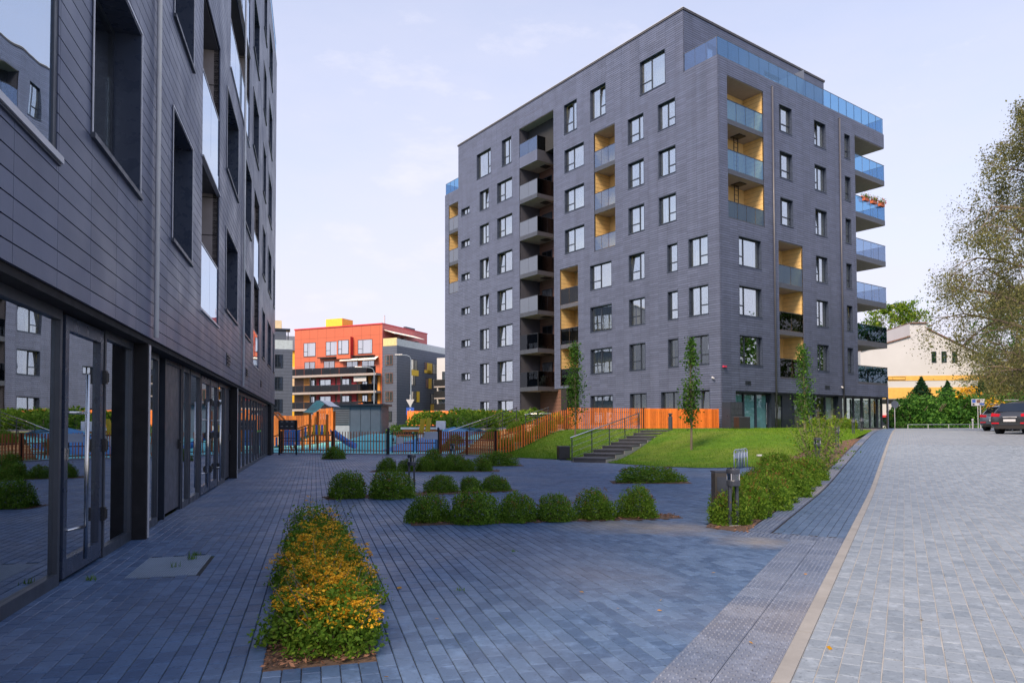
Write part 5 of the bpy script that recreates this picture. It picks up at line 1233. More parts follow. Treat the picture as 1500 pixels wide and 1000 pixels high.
# planted bank left of the wooden steps
bank = []
for i in range(26):
    t = random.random(); x = -6.2+random.random()*6.5; y = 40.5+random.random()*8.5
    if x > -2.2+(y-33)*.38: continue
    bank.append((x, y, random.uniform(.7, 1.1), random.uniform(.75, 1.25)))
thicket('planted_bank', [(-4.9, 47, 1.2, .8), (-3.6, 46.6, 1.3, .95), (-2.3, 46.2, 1.3, 1.05), (-1.0, 46.4, 1.3, .9), (.2, 46.6, 1.2, .8), (1.4, 47, 1.2, .95), (-5.8, 47.8, 1.2, .8), (2.6, 47.5, 1.1, .7)], 13000, 'tall leafy green planting before the tall block', 'leaf_young', .16, 'planting').location.z += .35
thicket('planted_bank', [(-2.9, 43.4, 1.0, 1.0), (-1.8, 42.6, 1.0, 1.0), (-.9, 43.2, 1.0, 1.05), (-3.6, 41.8, .8, .8), (-2.3, 40.3, .9, .8), (-1.5, 39.4, .7, .7), (.1, 44, 1.0, 1.0)], 9000, 'lower green planting beside the wooden steps', 'leaf', .11, 'planting').location.z += .15
for i, (x, y, w, h) in enumerate([(1.3, 35.4, .9, .6), (.6, 33.9, .9, .6), (-.3, 32.2, .8, .55), (1.9, 37.0, 1, .6), (-1.0, 36.6, .8, .6), (.2, 38.8, .9, .6), (-3.0, 34.2, .8, .6), (-2.9, 36.0, .9, .7)]):
    shrub(x, y, w*1.1, h, 'reddish shrub behind the climbing slat fence, %s from its low end' % ['third', 'second', 'first', 'fourth', 'sixth', 'seventh', 'eighth', 'ninth'][i], 'shrubs by the wooden steps')
thicket('planted_bank', [(-6.4, 43.6, .8, .7), (-7.1, 44.2, .8, .7)], 2600, 'round green shrub pair right of the dark shed', 'leaf', .10, 'planting')
fence('slat_fence', (-8.9, 60.5), (4.2, 60), 'long orange fence far behind the playground planting', 1.25, .2, .185, 'orange', 2.6, rails=(.3, .8), zf=lambda x, y: 1.25)

# ------------------------------------------------------------------ lamps, bins, racks
def bollard(x, y, h, label, s=1.0, rz=.2, group='two-legged bollard lamps'):
    o = tag(empty('bollard_lamp', (x, y, T(x, y)), rz), label, 'lamp', group); o.scale = (.66, .66, .94)
    for k in (-1, 1):
        b = MB().box(k*.075-.028, k*.075+.028, -.03, .03, 0, h*.73); bevel(b.build('leg', M['graphite'], o), .006)
    MB().lathe((0, 0, h*.70), [(.125, 0), (.13, .01), (.13, .07), (.12, .085)], 20).build('lamp_base', M['graphite'], o, smooth=False)
    cr_ = MB().lathe((0, 0, h*.70+.085), [(.06, 0), (.06, h*.21)], 16).build('lamp_core', M['lamp_inner'], o)
    for i in range(5): MB().lathe((0, 0, h*.70+.10+i*h*.04), [(.085, 0), (.09, .006), (.06, .016)], 16).build('baffle', M['black'], cr_)
    MB().lathe((0, 0, h*.70+.086), [(.112, 0), (.112, h*.21-.004)], 20).build('lens', M['rail_glass'], o)
    for k in range(4):
        a = k*math.pi/2+.785; MB().box(math.cos(a)*.118-.008, math.cos(a)*.118+.008, math.sin(a)*.118-.008, math.sin(a)*.118+.008, h*.70+.08, h*.93).build('strut', M['rim'], o)
    MB().lathe((0, 0, h*.915), [(.12, 0), (.13, .008), (.13, .055), (.12, .065)], 20).build('lamp_cap', M['graphite'], o)
    MB().box(-.12, .12, -.06, .06, -.02, .012).build('foot_plate', M['rim'], o)
bollard(2.85, 9.12, .78, 'near two-legged bollard lamp at the tip of the walkway bed')
bollard(8.30, 19.2, .80, 'second two-legged bollard lamp along the walkway bed'); bollard(11.65, 25.3, .82, 'third two-legged bollard lamp along the walkway')
bollard(-2.02, 14.2, .76, 'bollard lamp among the courtyard shrubs'); bollard(-1.85, 21.9, .78, 'bollard lamp behind the farthest shrub row')
for (u, v, d, lb) in ((1187, 634, 34, 'two-legged lamp in front of the shop windows'), (1250, 634, 36, 'two-legged lamp by the glass corner, nearer one'), (1262, 632, 40, 'two-legged lamp by the glass corner, farther one')):
    p = locate(u, v, d); bollard(p.x, p.y, .85, lb)
p = locate(982, 630, 33); o = tag(MB().lathe((0, 0, 0), [(.10, 0), (.10, .62), (.085, .64)], 18).build('bollard_light', M['graphite']), 'round single bollard light beside the top of the lawn steps', 'lamp'); o.location = (p.x, p.y, T(p.x, p.y))
MB().lathe((0, 0, .64), [(.07, 0), (.07, .1)], 16).build('lens', M['lamp_inner'], o); MB().lathe((0, 0, .74), [(.10, 0), (.10, .05), (.06, .06)], 16).build('cap', M['graphite'], o)
o = tag(empty('service_pillar', (2.84, 9.58, 0), .14), 'dark metal service pillar behind the near bollard lamp', 'pillar'); bevel(MB().box(-.125, .125, -.07, .07, 0, .66).build('body', mat('bronze_metal', (.09, .085, .08), .35, metal=.5), o), .012); MB().box(-.10, .10, -.075, -.07, .08, .60).build('door', M['graphite'], o); MB().box(-.13, .13, -.075, .075, .661, .68).build('lid', M['graphite'], o)
def bin_(x, y, h, w, label):
    o = tag(empty('litter_bin', (x, y, T(x, y)), .15), label, 'bin', 'black litter bins'); bevel(MB().box(-w/2, w/2, -w/2, w/2, .02, h-.04).build('body', M['black'], o), .012); MB().box(-w/2-.01, w/2+.01, -w/2-.01, w/2+.01, h-.035, h).build('lid', M['graphite'], o)
    for x_ in (-1, 1): MB().box(x_*w*.35-.03, x_*w*.35+.03, -w*.4, w*.4, 0, .02).build('foot', M['frame'], o)
bin_(1.93, 26.6, .52, .42, 'black box litter bin at the lawn edge left of the steps'); p = locate(1087, 632, 37.5); bin_(p.x, p.y, .68, .62, 'black box litter bin at the corner of the tall block')
p = locate(1073, 626, 40.3); o = tag(empty('parcel_cabinet', (p.x, p.y, T(p.x, p.y)), .63), 'tall dark parcel cabinet against the tall block corner', 'cabinet'); bevel(MB().box(-.55, .55, -.3, .3, 0, 1.55).build('body', M['frame'], o), .01)
for i in range(3):
    for j in range(4): MB().box(-.5+i*.34, -.19+i*.34, -.315, -.3, .1+j*.36, .43+j*.36).build('locker_door', M['graphite'], o)
for i in range(4):
    x, y = 6.32+i*.12, 19.9+i*.12; o = tag(empty('bicycle_stand', (x, y, T(x, y)), .3), 'steel hoop bicycle stand at the lawn edge, %s of four' % ORD[i], 'bicycle stand', 'row of hoop bicycle stands')
    pts = [(-.075, 0, 0), (-.075, 0, .47)]+[(-.075*math.cos(a), 0, .47+.075*math.sin(a)) for a in np.linspace(.3, math.pi-.3, 6)]+[(.075, 0, .47), (.075, 0, 0)]; MB().path(pts, .016, 8).build('hoop', M['zinc'], o, smooth=True); MB().box(-.06, .06, -.006, .006, .30, .44).build('plate', M['zinc'], o)
p = locate(1113, 660, 22.8); o = MB().box(-.09, .09, -.07, .07, 0, .06).build('valve_cover', M['white']); bevel(o, .015); o.location = (p.x, p.y, T(p.x, p.y)+.02); tag(o, 'small white cover box lying on the lawn', 'cover')
# ------------------------------------------------------------------ distant buildings
def bld(name, o, ang, label): return tag(empty(name, o, ang), label, 'building')
def simple_window(F, u0, u1, z0, z1, parent, fm='frame', gm='glass', split=.5, tr=.35, cur=None):
    b = MB(); e = .07
    b.mbox(F, u0, u0+e, -.02, .04, z0, z1); b.mbox(F, u1-e, u1, -.02, .04, z0, z1); b.mbox(F, u0+e, u1-e, -.02, .04, z1-e, z1); b.mbox(F, u0+e, u1-e, -.02, .06, z0, z0+e)
    if 0 < split < 1:
        s = u0+(u1-u0)*split; b.mbox(F, s-.035, s+.035, -.02, .04, z0+e, z1-e); 
        if tr: b.mbox(F, s+.035, u1-e, -.02, .035, z0+(z1-z0)*tr, z0+(z1-z0)*tr+.07)
    w = b.build('window', M[fm], parent)
    MB().mbox(F, u0+e, u1-e, .0, .012, z0+e, z1-e).build('pane', M[gm], w)
    MB().mbox(F, u0+e*.5, u1-e*.5, -.018, -.008, z0+e*.5, z1-e*.5).build('blind_or_dark_room', M[cur or 'inside'], w)  # near-black sheet painted as the unlit room, unless a curtain colour is given
    return w
redc = mat('red_panel', (.50, .12, .06), .5, wear=.06, wscale=.2); redd = mat('red_deep', (.55, .035, .05), .5); orng = mat('orange_panel', (.72, .30, .05), .5)
greyp = mat('grey_panel', (.085, .105, .155), .5); yel = mat('yellow_box', (.78, .50, .04), .5); joint_l = mat('panel_joint', (.25, .08, .05), .7)
dr = 111.; pc = locate(581, 612, dr); e1 = Vector((-.9166, .3997, 0)); ang = math.atan2(-.3997, .9166)
# local x runs to the right along the front (e1 reversed), y away from the camera
red = bld('apartment_building', (pc.x, pc.y, 0), ang, 'red and orange apartment block with long dark balconies in the distance')
RFz = lambda u, o, z: (-u, -o, z)          # u to the left of the grey corner
RSz = lambda u, o, z: (o, u, z)            # right flank
H1, H2 = 13.95, 17.5
MB().box(-20.3, -2.75, .0, 14, 0, H2).build('red_wall', redc, red); MB().box(-2.75, -.02, .05, 22, 0, H1).build('grey_wall', greyp, red)
jn = MB()
for u in np.arange(3.2, 20.3, 1.75): jn.mbox(RFz, u, u+.03, 0, .012, 9.6, H2)
for z in np.arange(11.2, H2, 1.55): jn.mbox(RFz, 2.8, 20.3, 0, .011, z, z+.03)
jn.build('panel_joint', joint_l, red, kind='stuff')
MB().box(-20.4, -2.65, -.1, 14.1, H2, H2+.18).build('roof_edge', redd, red)
MB().box(-16.2, -12.8, 3, 6, H2, H2+2.0).build('roof_box', yel, red); MB().tube((-5, 4, H2), (-5, 4, H2+2.1), .12).build('flue', M['rim'], red); MB().box(-3.2, -2.76, 7, 10, H2, H2+.5).build('roof_plant', M['graphite'], red)
MB().box(-2.75, -2.7, .0, 14, 10.5, H2-.02).build('red_flank', mat('pink_red', (.60, .15, .14), .5), red)
# top floor windows, bay, brackets
for (a, b) in ((15.9, 18.4), (11.2, 13.8), (4.6, 7.4)): simple_window(RFz, a, b, 12.9, 15.2, red, 'frame', 'sky_glass', .65)
MB().mbox(RFz, 8.3, 11.0, 0, .8, 12.2, 15.7).build('bay', redc, red); simple_window(lambda u, o, z: RFz(u, o+.82, z), 8.6, 10.7, 12.9, 15.2, red, 'frame', 'sky_glass', .65); MB().mbox(RFz, 8.28, 8.31, 0.02, .78, 12.2, 15.7).build('bay_cheek', redd, red)
for (a, b) in ((10.8, 15.0), (7.5, 9.5), (4.0, 8.0)): MB().mbox(RFz, a, b, 0.02, .7, 12.45, 12.6).build('ledge', M['black'], red)
for (a, b) in ((3.4, 6.8), (6.9, 10.4)):
    aw = MB(); aw.add([RFz(a, .03, 12.3), RFz(b, .03, 12.3), RFz(b, .9, 11.8), RFz(a, .9, 11.8), RFz(a, .03, 12.38), RFz(b, .03, 12.38), RFz(b, .9, 11.88), RFz(a, .9, 11.88)], MB.BF); aw.build('awning', M['curtain'], red)
for (a, b) in ((16, 18.2), (12.0, 14.2), (7.4, 9.6), (4.2, 6.6)): simple_window(RFz, a, b, 9.9, 12.0, red, 'frame', 'glass', .5, 0, 'curtain2')
for k, z in enumerate((9.75, 6.95, 4.2, 1.4)):
    d = 1.5
    MB().mbox(RFz, 2.9, 20.6, -.05, d, z-.45, z-.1).build('balcony_slab', M['soffit'], red)
    bf = MB().mbox(RFz, 2.9, 20.6, d-.03, d, z+.95, z+1.0).build('balcony_rail', M['black'], red)
    for i in range(10): MB().mbox(RFz, 2.92+i*1.768, 2.92+(i+1)*1.768-.04, d-.02, d-.005, z-.4, z+.95).build('glass_panel', M['dark_glass'], bf)
    if k > 0:
        MB().mbox(RFz, 3, 20.3, .02, .05, z-.1, z+2.3).build('loggia_wall', orng if k == 9 else M['brown'], red)
        for (a, b, m_) in ((3.0, 3.5, orng), (4.7, 5.3, orng), (6.5, 7.2, orng), (16.9, 18.3, orng), (7.6, 11.4, redd), (11.8, 15.6, redd)):
            MB().mbox(RFz, a, b, .05, .10 if m_ is orng else .14, z-.1, z+2.3).build('loggia_panel', m_, red)
        for (a, b) in ((8.5, 10.7), (12.6, 15.0), (3.6, 4.6), (5.4, 6.4), (15.9, 16.8)): simple_window(lambda u, o, z_: RFz(u, o+.17, z_), a, b, z, z+2.0, red, 'frame', 'glass', .5, 0, 'curtain2' if a > 7 else None)
pr = MB()
for u in (3.0, 9.5, 15.7, 20.4): pr.mbox(RFz, u, u+.25, 1.2, 1.4, 0, 9.3)
pr.build('balcony_post', M['black'], red, kind='stuff'); MB().mbox(RFz, 5, 7.4, 1.0, 1.1, 8.4, 9.25).build('awning', M['white'], red)
# grey wing, front and flank windows
for z in (10.9, 8.05, 5.15): simple_window(RFz, .75, 2.15, z, z+1.6, red, 'brown', 'glass', .4, .35, 'curtain2')
simple_window(RFz, .9, 2.2, 2.0, 3.6, red, 'frame', 'glass', .5, 0, 'curtain2')
for (u, z, w) in ((4.2, 10.4, 2.0), (4.2, 7.9, 1.4), (4.3, 5.2, 1.6), (11.2, 10.2, 1.9), (11.2, 7.6, 1.9), (10.6, 5.0, 1.8), (11.5, 2.2, 1.8), (4.6, 2.2, 1.6)): simple_window(RSz, u, u+w, z, z+1.75, red, 'frame', 'glass', .5, 0, 'curtain2' if z > 7 else None)
for (u, z, w, h) in ((4.2, 8.55+.95, 2.3, .95), (9.3, 10.2, 1.7, 1.75), (8.5, 10.2, 2.4, .5), (9.9, 7.6, .9, 1.75), (6.0, 5.2, .8, 1.75), (10.6, 3.7, 2.2, 1.25)): MB().mbox(RSz, u, u+w, .0, .09, z, z+h).build('yellow_panel', yel, red)
for (u, z, w) in ((8.6, 10.5, .7), (9.0, 7.7, .8)): MB().mbox(RSz, u, u+w, .0, .05, z, z+1.5).build('brown_panel', M['brown'], red)
jn = MB()
for z in np.arange(.5, H1, .42): jn.mbox(RSz, 0, 21.9, 0, .006, z, z+.02); jn.mbox(RFz, .0, 2.7, -.05, -.044, z, z+.02)
jn.build('cladding_joint', M['joint'], red, kind='stuff')
f = MB(); f.mbox(RFz, .0, 2.6, -.1, -.06, H1, H1+1.25); f.build('terrace_glass', mat('terrace_yellow', (.62, .52, .26), .3), red); MB().mbox(RSz, 0, 20.5, -.1, -.06, H1, H1+1.15).build('terrace_glass', mat('terrace_frost', (.50, .54, .56), .3), red)
aw = MB(); aw.add([(-2.68, .4, 16.6), (-2.68, 9.5, 16.6), (-.6, 9.5, 15.9), (-.6, .4, 15.9), (-2.68, .4, 16.68), (-2.68, 9.5, 16.68), (-.6, 9.5, 15.98), (-.6, .4, 15.98)], MB.BF); aw.build('awning', M['curtain'], red)
tb_ = MB(); 
for y in (1, 2.6, 4.4, 6.4, 8.4): tb_.box(-2.3, -1.5, y, y+.8, H1, H1+random.uniform(1.2, 1.9))
tb_.build('terrace_furniture', M['brown'], red, kind='stuff')
# grey block between the near building and the red one
pg = locate(428, 605, 92.); gb = bld('apartment_building', (pg.x, pg.y, 0), .31, 'blue grey block with glass terrace just right of the near building')
GFa = lambda u, o, z: (-u, -o, z); MB().box(-14, 0, 0, 12, 0, 11.3).build('wall', greyp, gb)
for z in (8.9, 6.0, 3.1, .4):
    for u in (1.2, 4.6): simple_window(GFa, u, u+1.3, z, z+1.7, gb, 'frame', 'glass', .5, .3, 'curtain2')
jn = MB()
for z in np.arange(.4, 11.2, .42): jn.mbox(GFa, 0, 9, 0, .008, z, z+.02)
jn.build('cladding_joint', M['joint'], gb, kind='stuff')
MB().mbox(GFa, 0, 9, -.1, -.05, 11.3, 12.5).build('terrace_glass', mat('terrace_frost2', (.42, .50, .56), .3), gb); pg2 = MB()
for u in (.5, 2.4): pg2.mbox(GFa, u, u+.12, -1.5, -.2, 11.3, 14.0)
pg2.mbox(GFa, .3, 4.0, -2, 0, 13.8, 14.0); pg2.build('pergola', M['frame'], gb); MB().box(-9, -.8, 3, 12, 11.3, 14.3).build('penthouse', M['frost_glass'], gb)
MB().box(-4.4, -1.4, 4, 8, 14.3, 15.6).build('roof_box', M['curtain2'], gb); MB().box(-9, -3.0, 5, 9, 15.6, 18.2).build('roof_box', yel, gb)
# slate roof and yellow block glimpsed between them
p2 = locate(424, 605, 128.); g2 = bld('apartment_building', (p2.x, p2.y, 0), .30, 'distant block with slate roof glimpsed between grey and red buildings')
MB().box(-8, 3, 0, 10, 0, 15.0).build('wall', yel, g2); MB().box(-.2, 1.6, -.6, 0, 8.5, 12).build('balcony', M['curtain2'], g2)
r_ = MB(); r_.prism([(-8, -.3), (1.6, -.3), (1.6, 10), (-8, 10)], 15, 17.6); r_.add([(-8, -.3, 17.6), (-2.2, -.3, 17.6), (-4.5, 3, 20.4), (-8, 3, 20.4), (1.6, -.3, 17.6), (1.6, 10, 17.6), (-8, 10, 17.6)], [(0, 1, 2, 3), (1, 4, 5, 2), (2, 5, 6, 3)]); r_.build('roof', mat('slate', (.16, .19, .25), .5), g2)
# sliver of another block with balconies beside the tall one
p3 = locate(640, 610, 118.); g3 = bld('apartment_building', (p3.x, p3.y, 0), ang, 'pale distant block with dark balconies glimpsed left of the tall block'); MB().box(0, 9, 0, 9, 0, 12.6).build('wall', M['white'], g3)
for z in (1.5, 3.6, 5.7, 7.6): 
    sb = MB().box(.2, 8, -1.3, 0, z, z+.2).build('balcony_slab', M['soffit'], g3); MB().box(.2, 8, -1.3, -1.25, z+.2, z+1.3).build('balcony_front', M['black'], sb)
for z in (2.3, 5.3, 8.3): simple_window(lambda u, o, zz: (u, -o, zz), 1.0, 4.5, z, z+2, g3, 'frame', 'glass', .5, 0, 'curtain2')
# white gabled building at the end of the road
pw = locate(1262, 620, 84.); wb = bld('gabled_building', (pw.x, pw.y, 0), -.12, 'white gabled building with yellow bands behind the hedge')
WFz = lambda u, o, z: (u, -o, z); ymat = mat('ochre_band', (.66, .40, .10), .7)
gx = lambda px: (px-1262)/FPX*84*1.0; gz_ = lambda py: 1.3+(622.5-py)/FPX*84
gp_ = [(0, 0), (34, 0), (34, 4.0), (gx(1463), gz_(543)), (gx(1354), gz_(484)), (gx(1354), gz_(476)), (gx(1331), gz_(476)), (gx(1331), gz_(495)), (gx(1262), gz_(515)), (0, gz_(515))]
n = len(gp_); g = MB(); vs = [(u, 0, z) for u, z in gp_]+[(u, 12, z) for u, z in gp_]; g.add(vs, [tuple(range(n)), tuple(range(2*n-1, n-1, -1))]+[(i, n+i, n+(i+1) % n, (i+1) % n) for i in range(n)]); g.build('wall', M['white'], wb)
cp = MB()
for (a, b) in zip(gp_[3:9], gp_[4:9]): 
    if abs(a[0]-b[0]) > .1: cp.add([(a[0], -.15, a[1]), (b[0], -.15, b[1]), (b[0], 12.1, b[1]), (a[0], 12.1, a[1]), (a[0], -.15, a[1]+.14), (b[0], -.15, b[1]+.14), (b[0], 12.1, b[1]+.14), (a[0], 12.1, a[1]+.14)], MB.BF)
cp.build('coping', M['brown'], wb)
for (x0, x1) in ((1360, 1366.5), (1373.5, 1380.5), (1388, 1395)): simple_window(WFz, gx(x0), gx(x1), gz_(533), gz_(517), wb, 'frame', 'mirror_glass', .0, 0, 'inside')
MB().mbox(WFz, gx(1300), 34, .0, .04, gz_(559), gz_(552)).build('ochre_band', ymat, wb); MB().mbox(WFz, gx(1290), 34, .0, .045, gz_(585), gz_(569)).build('ochre_band', ymat, wb)
simple_window(WFz, gx(1296), gx(1324), gz_(558), gz_(553), wb, 'frame', 'dark_glass', .35, 0)
MB().mbox(WFz, gx(1290), gx(1340), .0, .05, gz_(592), gz_(586)).build('shop_strip', M['black'], wb); MB().mbox(WFz, gx(1290), gx(1330), .0, .3, gz_(612), gz_(609)).build('canopy', redd, wb); MB().mbox(WFz, gx(1290), gx(1330), .0, .05, gz_(624), gz_(612.5)).build('entrance', M['frame'], wb)

# ------------------------------------------------------------------ street lamps and signs
def street_lamp(u, v0, v1, d, arm, label):
    a = locate(u, v1, d); b = locate(u, v0, d); o = tag(empty('street_lamp', (a.x, a.y, a.z-1.5)), label, 'street lamp', 'street lamps'); h = b.z-a.z+1.5
    MB().path([(0, 0, 0), (0, 0, h*.6), (0, 0, h-.5)], [.075, .06, .05], 8).build('pole', M['zinc'], o); pts = [(0, 0, h-.5), (-.15, 0, h-.15), (-.5, 0, h), (arm, 0, h+.05)]; MB().path(pts, .035, 8).build('arm', M['zinc'], o)
    bevel(MB().box(arm-.9, arm, -.16, .16, h, h+.12).build('lamp_head', M['rim'], o), .04)
street_lamp(548, 538, 600, 84, -1.4, 'left grey street lamp before the red block'); street_lamp(602, 520, 606, 84, -1.0, 'right grey street lamp before the grey wing')
p = locate(601, 603, 70); o = tag(empty('road_sign', (p.x, p.y, 0)), 'road sign with white triangle above blue square beyond the playground', 'sign'); MB().tube((0, 0, 0), (0, 0, 4.4), .045).build('pole', M['rim'], o)
MB().add([(-.42, -.06, 3.9), (.42, -.06, 3.9), (0, -.06, 3.15), (-.42, -.09, 3.9), (.42, -.09, 3.9), (0, -.09, 3.15)], [(0, 1, 2), (5, 4, 3), (0, 3, 4, 1), (1, 4, 5, 2), (2, 5, 3, 0)]).build('triangle_plate', M['rim'], o)
sq = MB().box(-.38, .38, -.09, -.06, 2.35, 3.1).build('square_plate', mat('sign_blue', (.03, .09, .42), .4), o)
MB().add([(-.22, -.095, 2.42), (.22, -.095, 2.42), (0, -.095, 3.0)], [(0, 1, 2)]).build('white_triangle', M['white'], sq); MB().box(-.05, .09, -.10, -.096, 2.5, 2.82).build('walking_figure', M['black'], sq)
p = locate(1311, 628, 57); o = tag(empty('road_sign', (p.x, p.y, T(p.x, p.y))), 'round grey road sign seen from behind at the road end', 'sign'); hz = locate(1311, 592, 57).z-T(p.x, p.y); MB().tube((0, 0, 0), (0, 0, hz+.3), .035).build('pole', M['rim'], o); MB().tube((0, -.04, hz), (0, -.06, hz), .30, n=24).build('plate', M['frost_glass'], o)
p = locate(1434, 627, 52); o = tag(empty('parking_sign', (p.x, p.y, T(p.x, p.y)), -.1), 'blue and white parking information sign on two posts', 'sign'); zb_ = locate(1434, 594, 52).z-T(p.x, p.y); zt_ = locate(1434, 584, 52).z-T(p.x, p.y)
for x in (-.05, .13): MB().tube((x, 0, 0), (x, 0, zb_+.2), .04 if x > 0 else .028).build('post', M['rim'], o)
pl = MB().box(-.5, .42, -.05, -.02, zb_, zt_).build('plate', M['white'], o); MB().box(-.46, -.22, -.056, -.051, zb_+.22, zt_-.04).build('blue_field', mat('sign_blue2', (.05, .12, .45), .4), pl); MB().box(.05, .38, -.056, -.051, zb_+.05, zb_+.2).build('blue_field', bpy.data.materials['sign_blue2'], pl); MB().box(-.15, .1, -.056, -.051, zb_+.22, zt_-.06).build('brown_field', M['brown'], pl); MB().box(-.44, -.3, -.056, -.051, zb_+.04, zb_+.16).build('black_field', M['black'], pl)
p = locate(1425, 628, 50); o = tag(MB().lathe((0, 0, 0), [(.05, 0), (.05, .55), (.07, .6), (.07, .68), (.03, .72)], 12).build('post_light', M['rim']), 'short pale post left of the parking sign', 'post'); o.location = (p.x, p.y, T(p.x, p.y))
# low rail in front of the hedge
pA = locate(1330, 629, 52); pB = locate(1452, 629, 50); o = tag(empty('low_rail', (pA.x, pA.y, T(pA.x, pA.y))), 'thin low rail in front of the large hedge', 'rail'); D_ = Vector((pB.x-pA.x, pB.y-pA.y, 0)); MB().tube((0, 0, .32), D_+Vector((0, 0, .32)), .012).build('rail', M['zinc'], o)
for i in range(5): q = D_*(i/4); MB().tube(q, q+Vector((0, 0, .32)), .02).build('post', M['rim'], o)

# ------------------------------------------------------------------ parked cars
def car(x, y, rz, label, paint, hatch=True, s=1.0):
    o = tag(empty('parked_car', (x, y, T(x, y)), rz), label, 'car', 'cars parked at the right'); o.scale = (s, s, s)
    # x runs to the front, rear bumper at x=0; half sections (station x: [(y, z)...]) from sill to roof centre
    ST = [(-.02, [(.62, .42), (.80, .44), (.80, .70), (.70, .78), (.0, .80)]), (.06, [(.70, .30), (.88, .36), (.90, .72), (.82, .98), (.0, 1.00)]), (.22, [(.74, .24), (.92, .34), (.93, .80), (.86, 1.06), (.0, 1.10)]),
          (.45, [(.76, .22), (.93, .34), (.94, .84), (.80, 1.36), (.0, 1.42)]), (.75, [(.76, .22), (.93, .34), (.94, .86), (.72, 1.55), (.0, 1.60)]), (1.5, [(.76, .22), (.92, .34), (.93, .88), (.70, 1.61), (.0, 1.66)]),
          (2.3, [(.76, .22), (.92, .34), (.93, .90), (.69, 1.57), (.0, 1.62)]), (2.9, [(.76, .22), (.92, .34), (.93, .92), (.74, 1.22), (.0, 1.30)]), (3.3, [(.76, .22), (.92, .34), (.92, .93), (.84, 1.02), (.0, 1.06)]),
          (3.95, [(.74, .24), (.90, .36), (.89, .82), (.78, .92), (.0, .96)]), (4.3, [(.66, .28), (.80, .38), (.80, .64), (.66, .74), (.0, .78)])]
    b = MB(); R = []
    for (sx, pts) in ST: 
        full = [(sx, -y, z) for y, z in pts[:-1]]+[(sx, pts[-1][0], pts[-1][1])]+[(sx, y, z) for y, z in reversed(pts[:-1])]; R.append(len(b.v)); b.v += full
    n = 9
    for i in range(len(ST)-1):
        for k in range(n-1): b.f.append((R[i]+k, R[i]+k+1, R[i+1]+k+1, R[i+1]+k)); b.m.append(0)
        b.f.append((R[i]+n-1, R[i], R[i+1], R[i+1]+n-1)); b.m.append(0)
    b.f.append(tuple(range(n-1, -1, -1))); b.m.append(0); b.f.append(tuple(R[-1]+k for k in range(n))); b.m.append(0)
    body = b.build('body', paint, o, smooth=True); sd = body.modifiers.new('sub', 'SUBSURF'); sd.levels = 2; sd.render_levels = 2
    gmat = M['car_glass']
    rg = MB(); rg.add([(.205, -.66, 1.08), (.205, .66, 1.08), (.545, .58, 1.47), (.545, -.58, 1.47), (.18, -.64, 1.09), (.18, .64, 1.09), (.52, .56, 1.48), (.52, -.56, 1.48)], MB.BF); rg.build('rear_window', gmat, o)
    for y in (-1, 1):
        sg_ = MB(); pts = [(.62, .915, .98), (1.35, .915, .98), (1.4, .74, 1.52), (.85, .76, 1.50)]; sg_.add([(x, y*(yy+.012), z) for x, yy, z in pts]+[(x, y*(yy-.03), z) for x, yy, z in pts], MB.BF); sg_.build('side_window', gmat, o)
        sg_ = MB(); pts = [(1.42, .918, .98), (2.75, .918, 1.0), (2.35, .735, 1.49), (1.46, .74, 1.52)]; sg_.add([(x, y*(yy+.012), z) for x, yy, z in pts]+[(x, y*(yy-.03), z) for x, yy, z in pts], MB.BF); sg_.build('side_window', gmat, o)
        tl = MB(); pts = [(.02, .46, .84), (.02, .46, .97), (.10, .80, 1.02), (.34, .90, 1.03), (.36, .925, .92), (.10, .85, .86)]; tl.add([(x-.035, y*(yy+.02), z) for x, yy, z in pts]+[(x+.05, y*(yy-.02), z) for x, yy, z in pts], [(0, 1, 2, 3, 4, 5), (11, 10, 9, 8, 7, 6)]+[(i, 6+i, 6+(i+1) % 6, (i+1) % 6) for i in range(6)]); tl.build('tail_light', M['tail'], o)
        rl = MB(); rl.box(-.05, .0, *sorted((y*.46, y*.78)), .50, .56); rl.build('reflector', M['tail'], o)
        for wx in (.82, 3.45):
            w = MB().tube((wx, y*.72, .33), (wx, y*.93, .33), .335, n=24).build('wheel', M['tyre'], o); MB().tube((wx, y*.931, .33), (wx, y*.938, .33), .21, n=18).build('rim', M['rim'], w)
        MB().box(2.35, 2.5, *sorted((y*.93, y*1.08)), .98, 1.10).build('mirror', paint, o)
        MB().tube((.9, y*.62, 1.66), (2.2, y*.62, 1.68), .02).build('roof_rail', M['rim'], o)
    MB().box(-.05, .05, -.62, .62, .26, .42).build('lower_bumper', M['tyre'], o); MB().box(-.045, -.03, -.26, .26, .60, .72).build('number_plate', M['white'], o); MB().box(.0, .02, -.3, .3, .80, .84).build('tailgate_trim', M['rim'], o)
M['car_glass'] = glass_mat('car_glass', (.06, .08, .10), .12, wave=0); M['tail'] = mat('tail_red', (.45, .012, .03), .15); M['tyre'] = mat('tyre', (.015, .015, .016), .7)
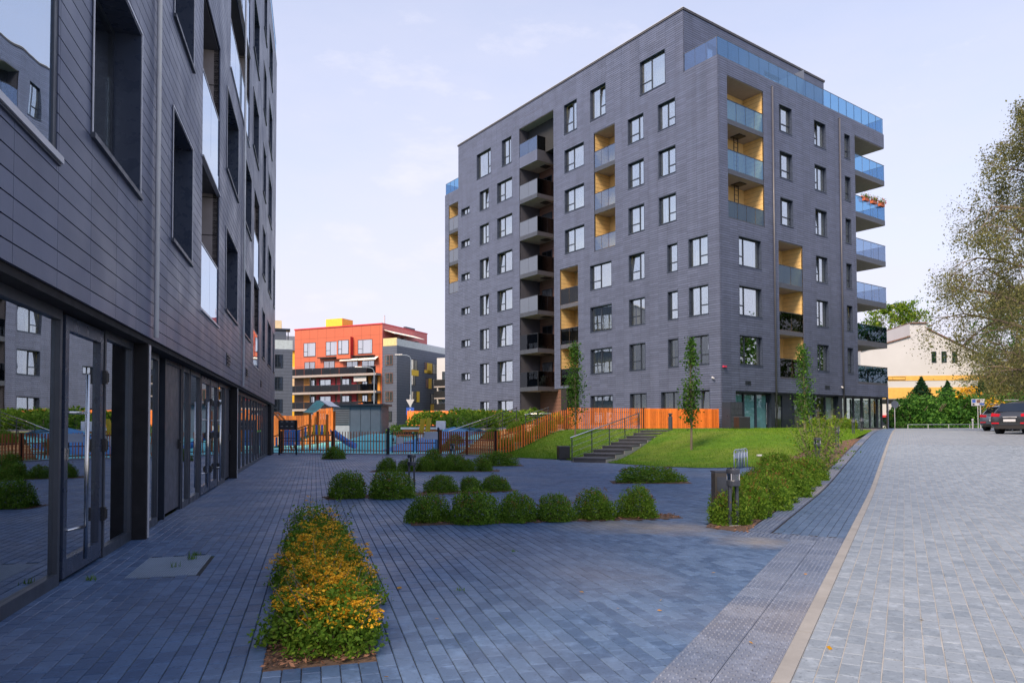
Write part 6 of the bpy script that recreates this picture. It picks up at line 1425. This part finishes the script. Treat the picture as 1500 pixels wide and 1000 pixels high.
def paint(name, c):
    m, N, L, b = new_mat(name); b.inputs['Base Color'].default_value = (*c, 1); b.inputs['Metallic'].default_value = .35; b.inputs['Roughness'].default_value = .28; b.inputs['Coat Weight'].default_value = .9; b.inputs['Coat Roughness'].default_value = .04; return m
p = locate(1472, 640, 33.5); car(p.x+.25, p.y, math.radians(30), 'dark grey sport utility car parked at the right edge, rear towards us', paint('dark_paint', (.035, .04, .05)))
p = locate(1462, 636, 39); car(p.x+.15, p.y+.5, math.radians(30), 'blue grey car parked behind the dark one, only its rear corner showing', paint('blue_paint', (.10, .13, .18)), s=.92)
p = locate(1500, 616, 48); car(p.x+.6, p.y+1, math.radians(32), 'pale car roof behind the parked cars at the right edge', paint('pale_paint', (.55, .56, .58)))
pk = [kp(s, 18.0) for s in np.linspace(18, 44, 12)]; pk2 = [kp(s, 30.0) for s in np.linspace(18, 46, 12)]
structure(link('parking_area', np_mesh('parking_area', *loft(pk, pk2, 30, 12, .02), mat('gravel', (.30, .25, .18), .9, wear=.4, wscale=5, bump=.5, bscale=30))), 'sandy parking strip beside the road')

# blocks and trees beyond the picture edges that the windows mirror
hb = bld('apartment_building', (-34, 52, 0), .25, 'grey block hidden behind the near building, mirrored in the tall block windows')
MB().box(-26, 6, 0, 14, 0, 15.8).build('wall', greyp, hb)
for z in (1.2, 4.2, 7.2, 10.2, 13.0):
    for u in range(0, 30, 4): simple_window(lambda u_, o, zz: (6+o, u_, zz), 1+u*.4, 2.6+u*.4, z, z+1.8, hb, 'frame', 'glass', .5, .3, 'curtain2')
MB().box(-26, 6.05, -.1, 14.1, 15.8, 16.0).build('roof_edge', M['rim'], hb)
for i, (x, y, h) in enumerate([(47, 34, 12), (52, 41, 13), (56, 49, 14), (60, 57, 13), (64, 66, 15), (44, 26, 12)]):
    big_tree('tree', x, y, h, 4.2, 'dark green tree right of the road outside the picture, %s counting from the camera' % ['second', 'third', 'fourth', 'fifth', 'sixth', 'first'][i], 7000, 'tree_leaf', 'trunk', .12, .05, .34, 6, 'trees right of the road', seed=40+i)

thicket('hedge', [(44+i*3.2, 24+i*7.0, 3.2, 3.4) for i in range(7)], 9000, 'long hedge right of the road outside the picture', 'hedge_leaf', .4)
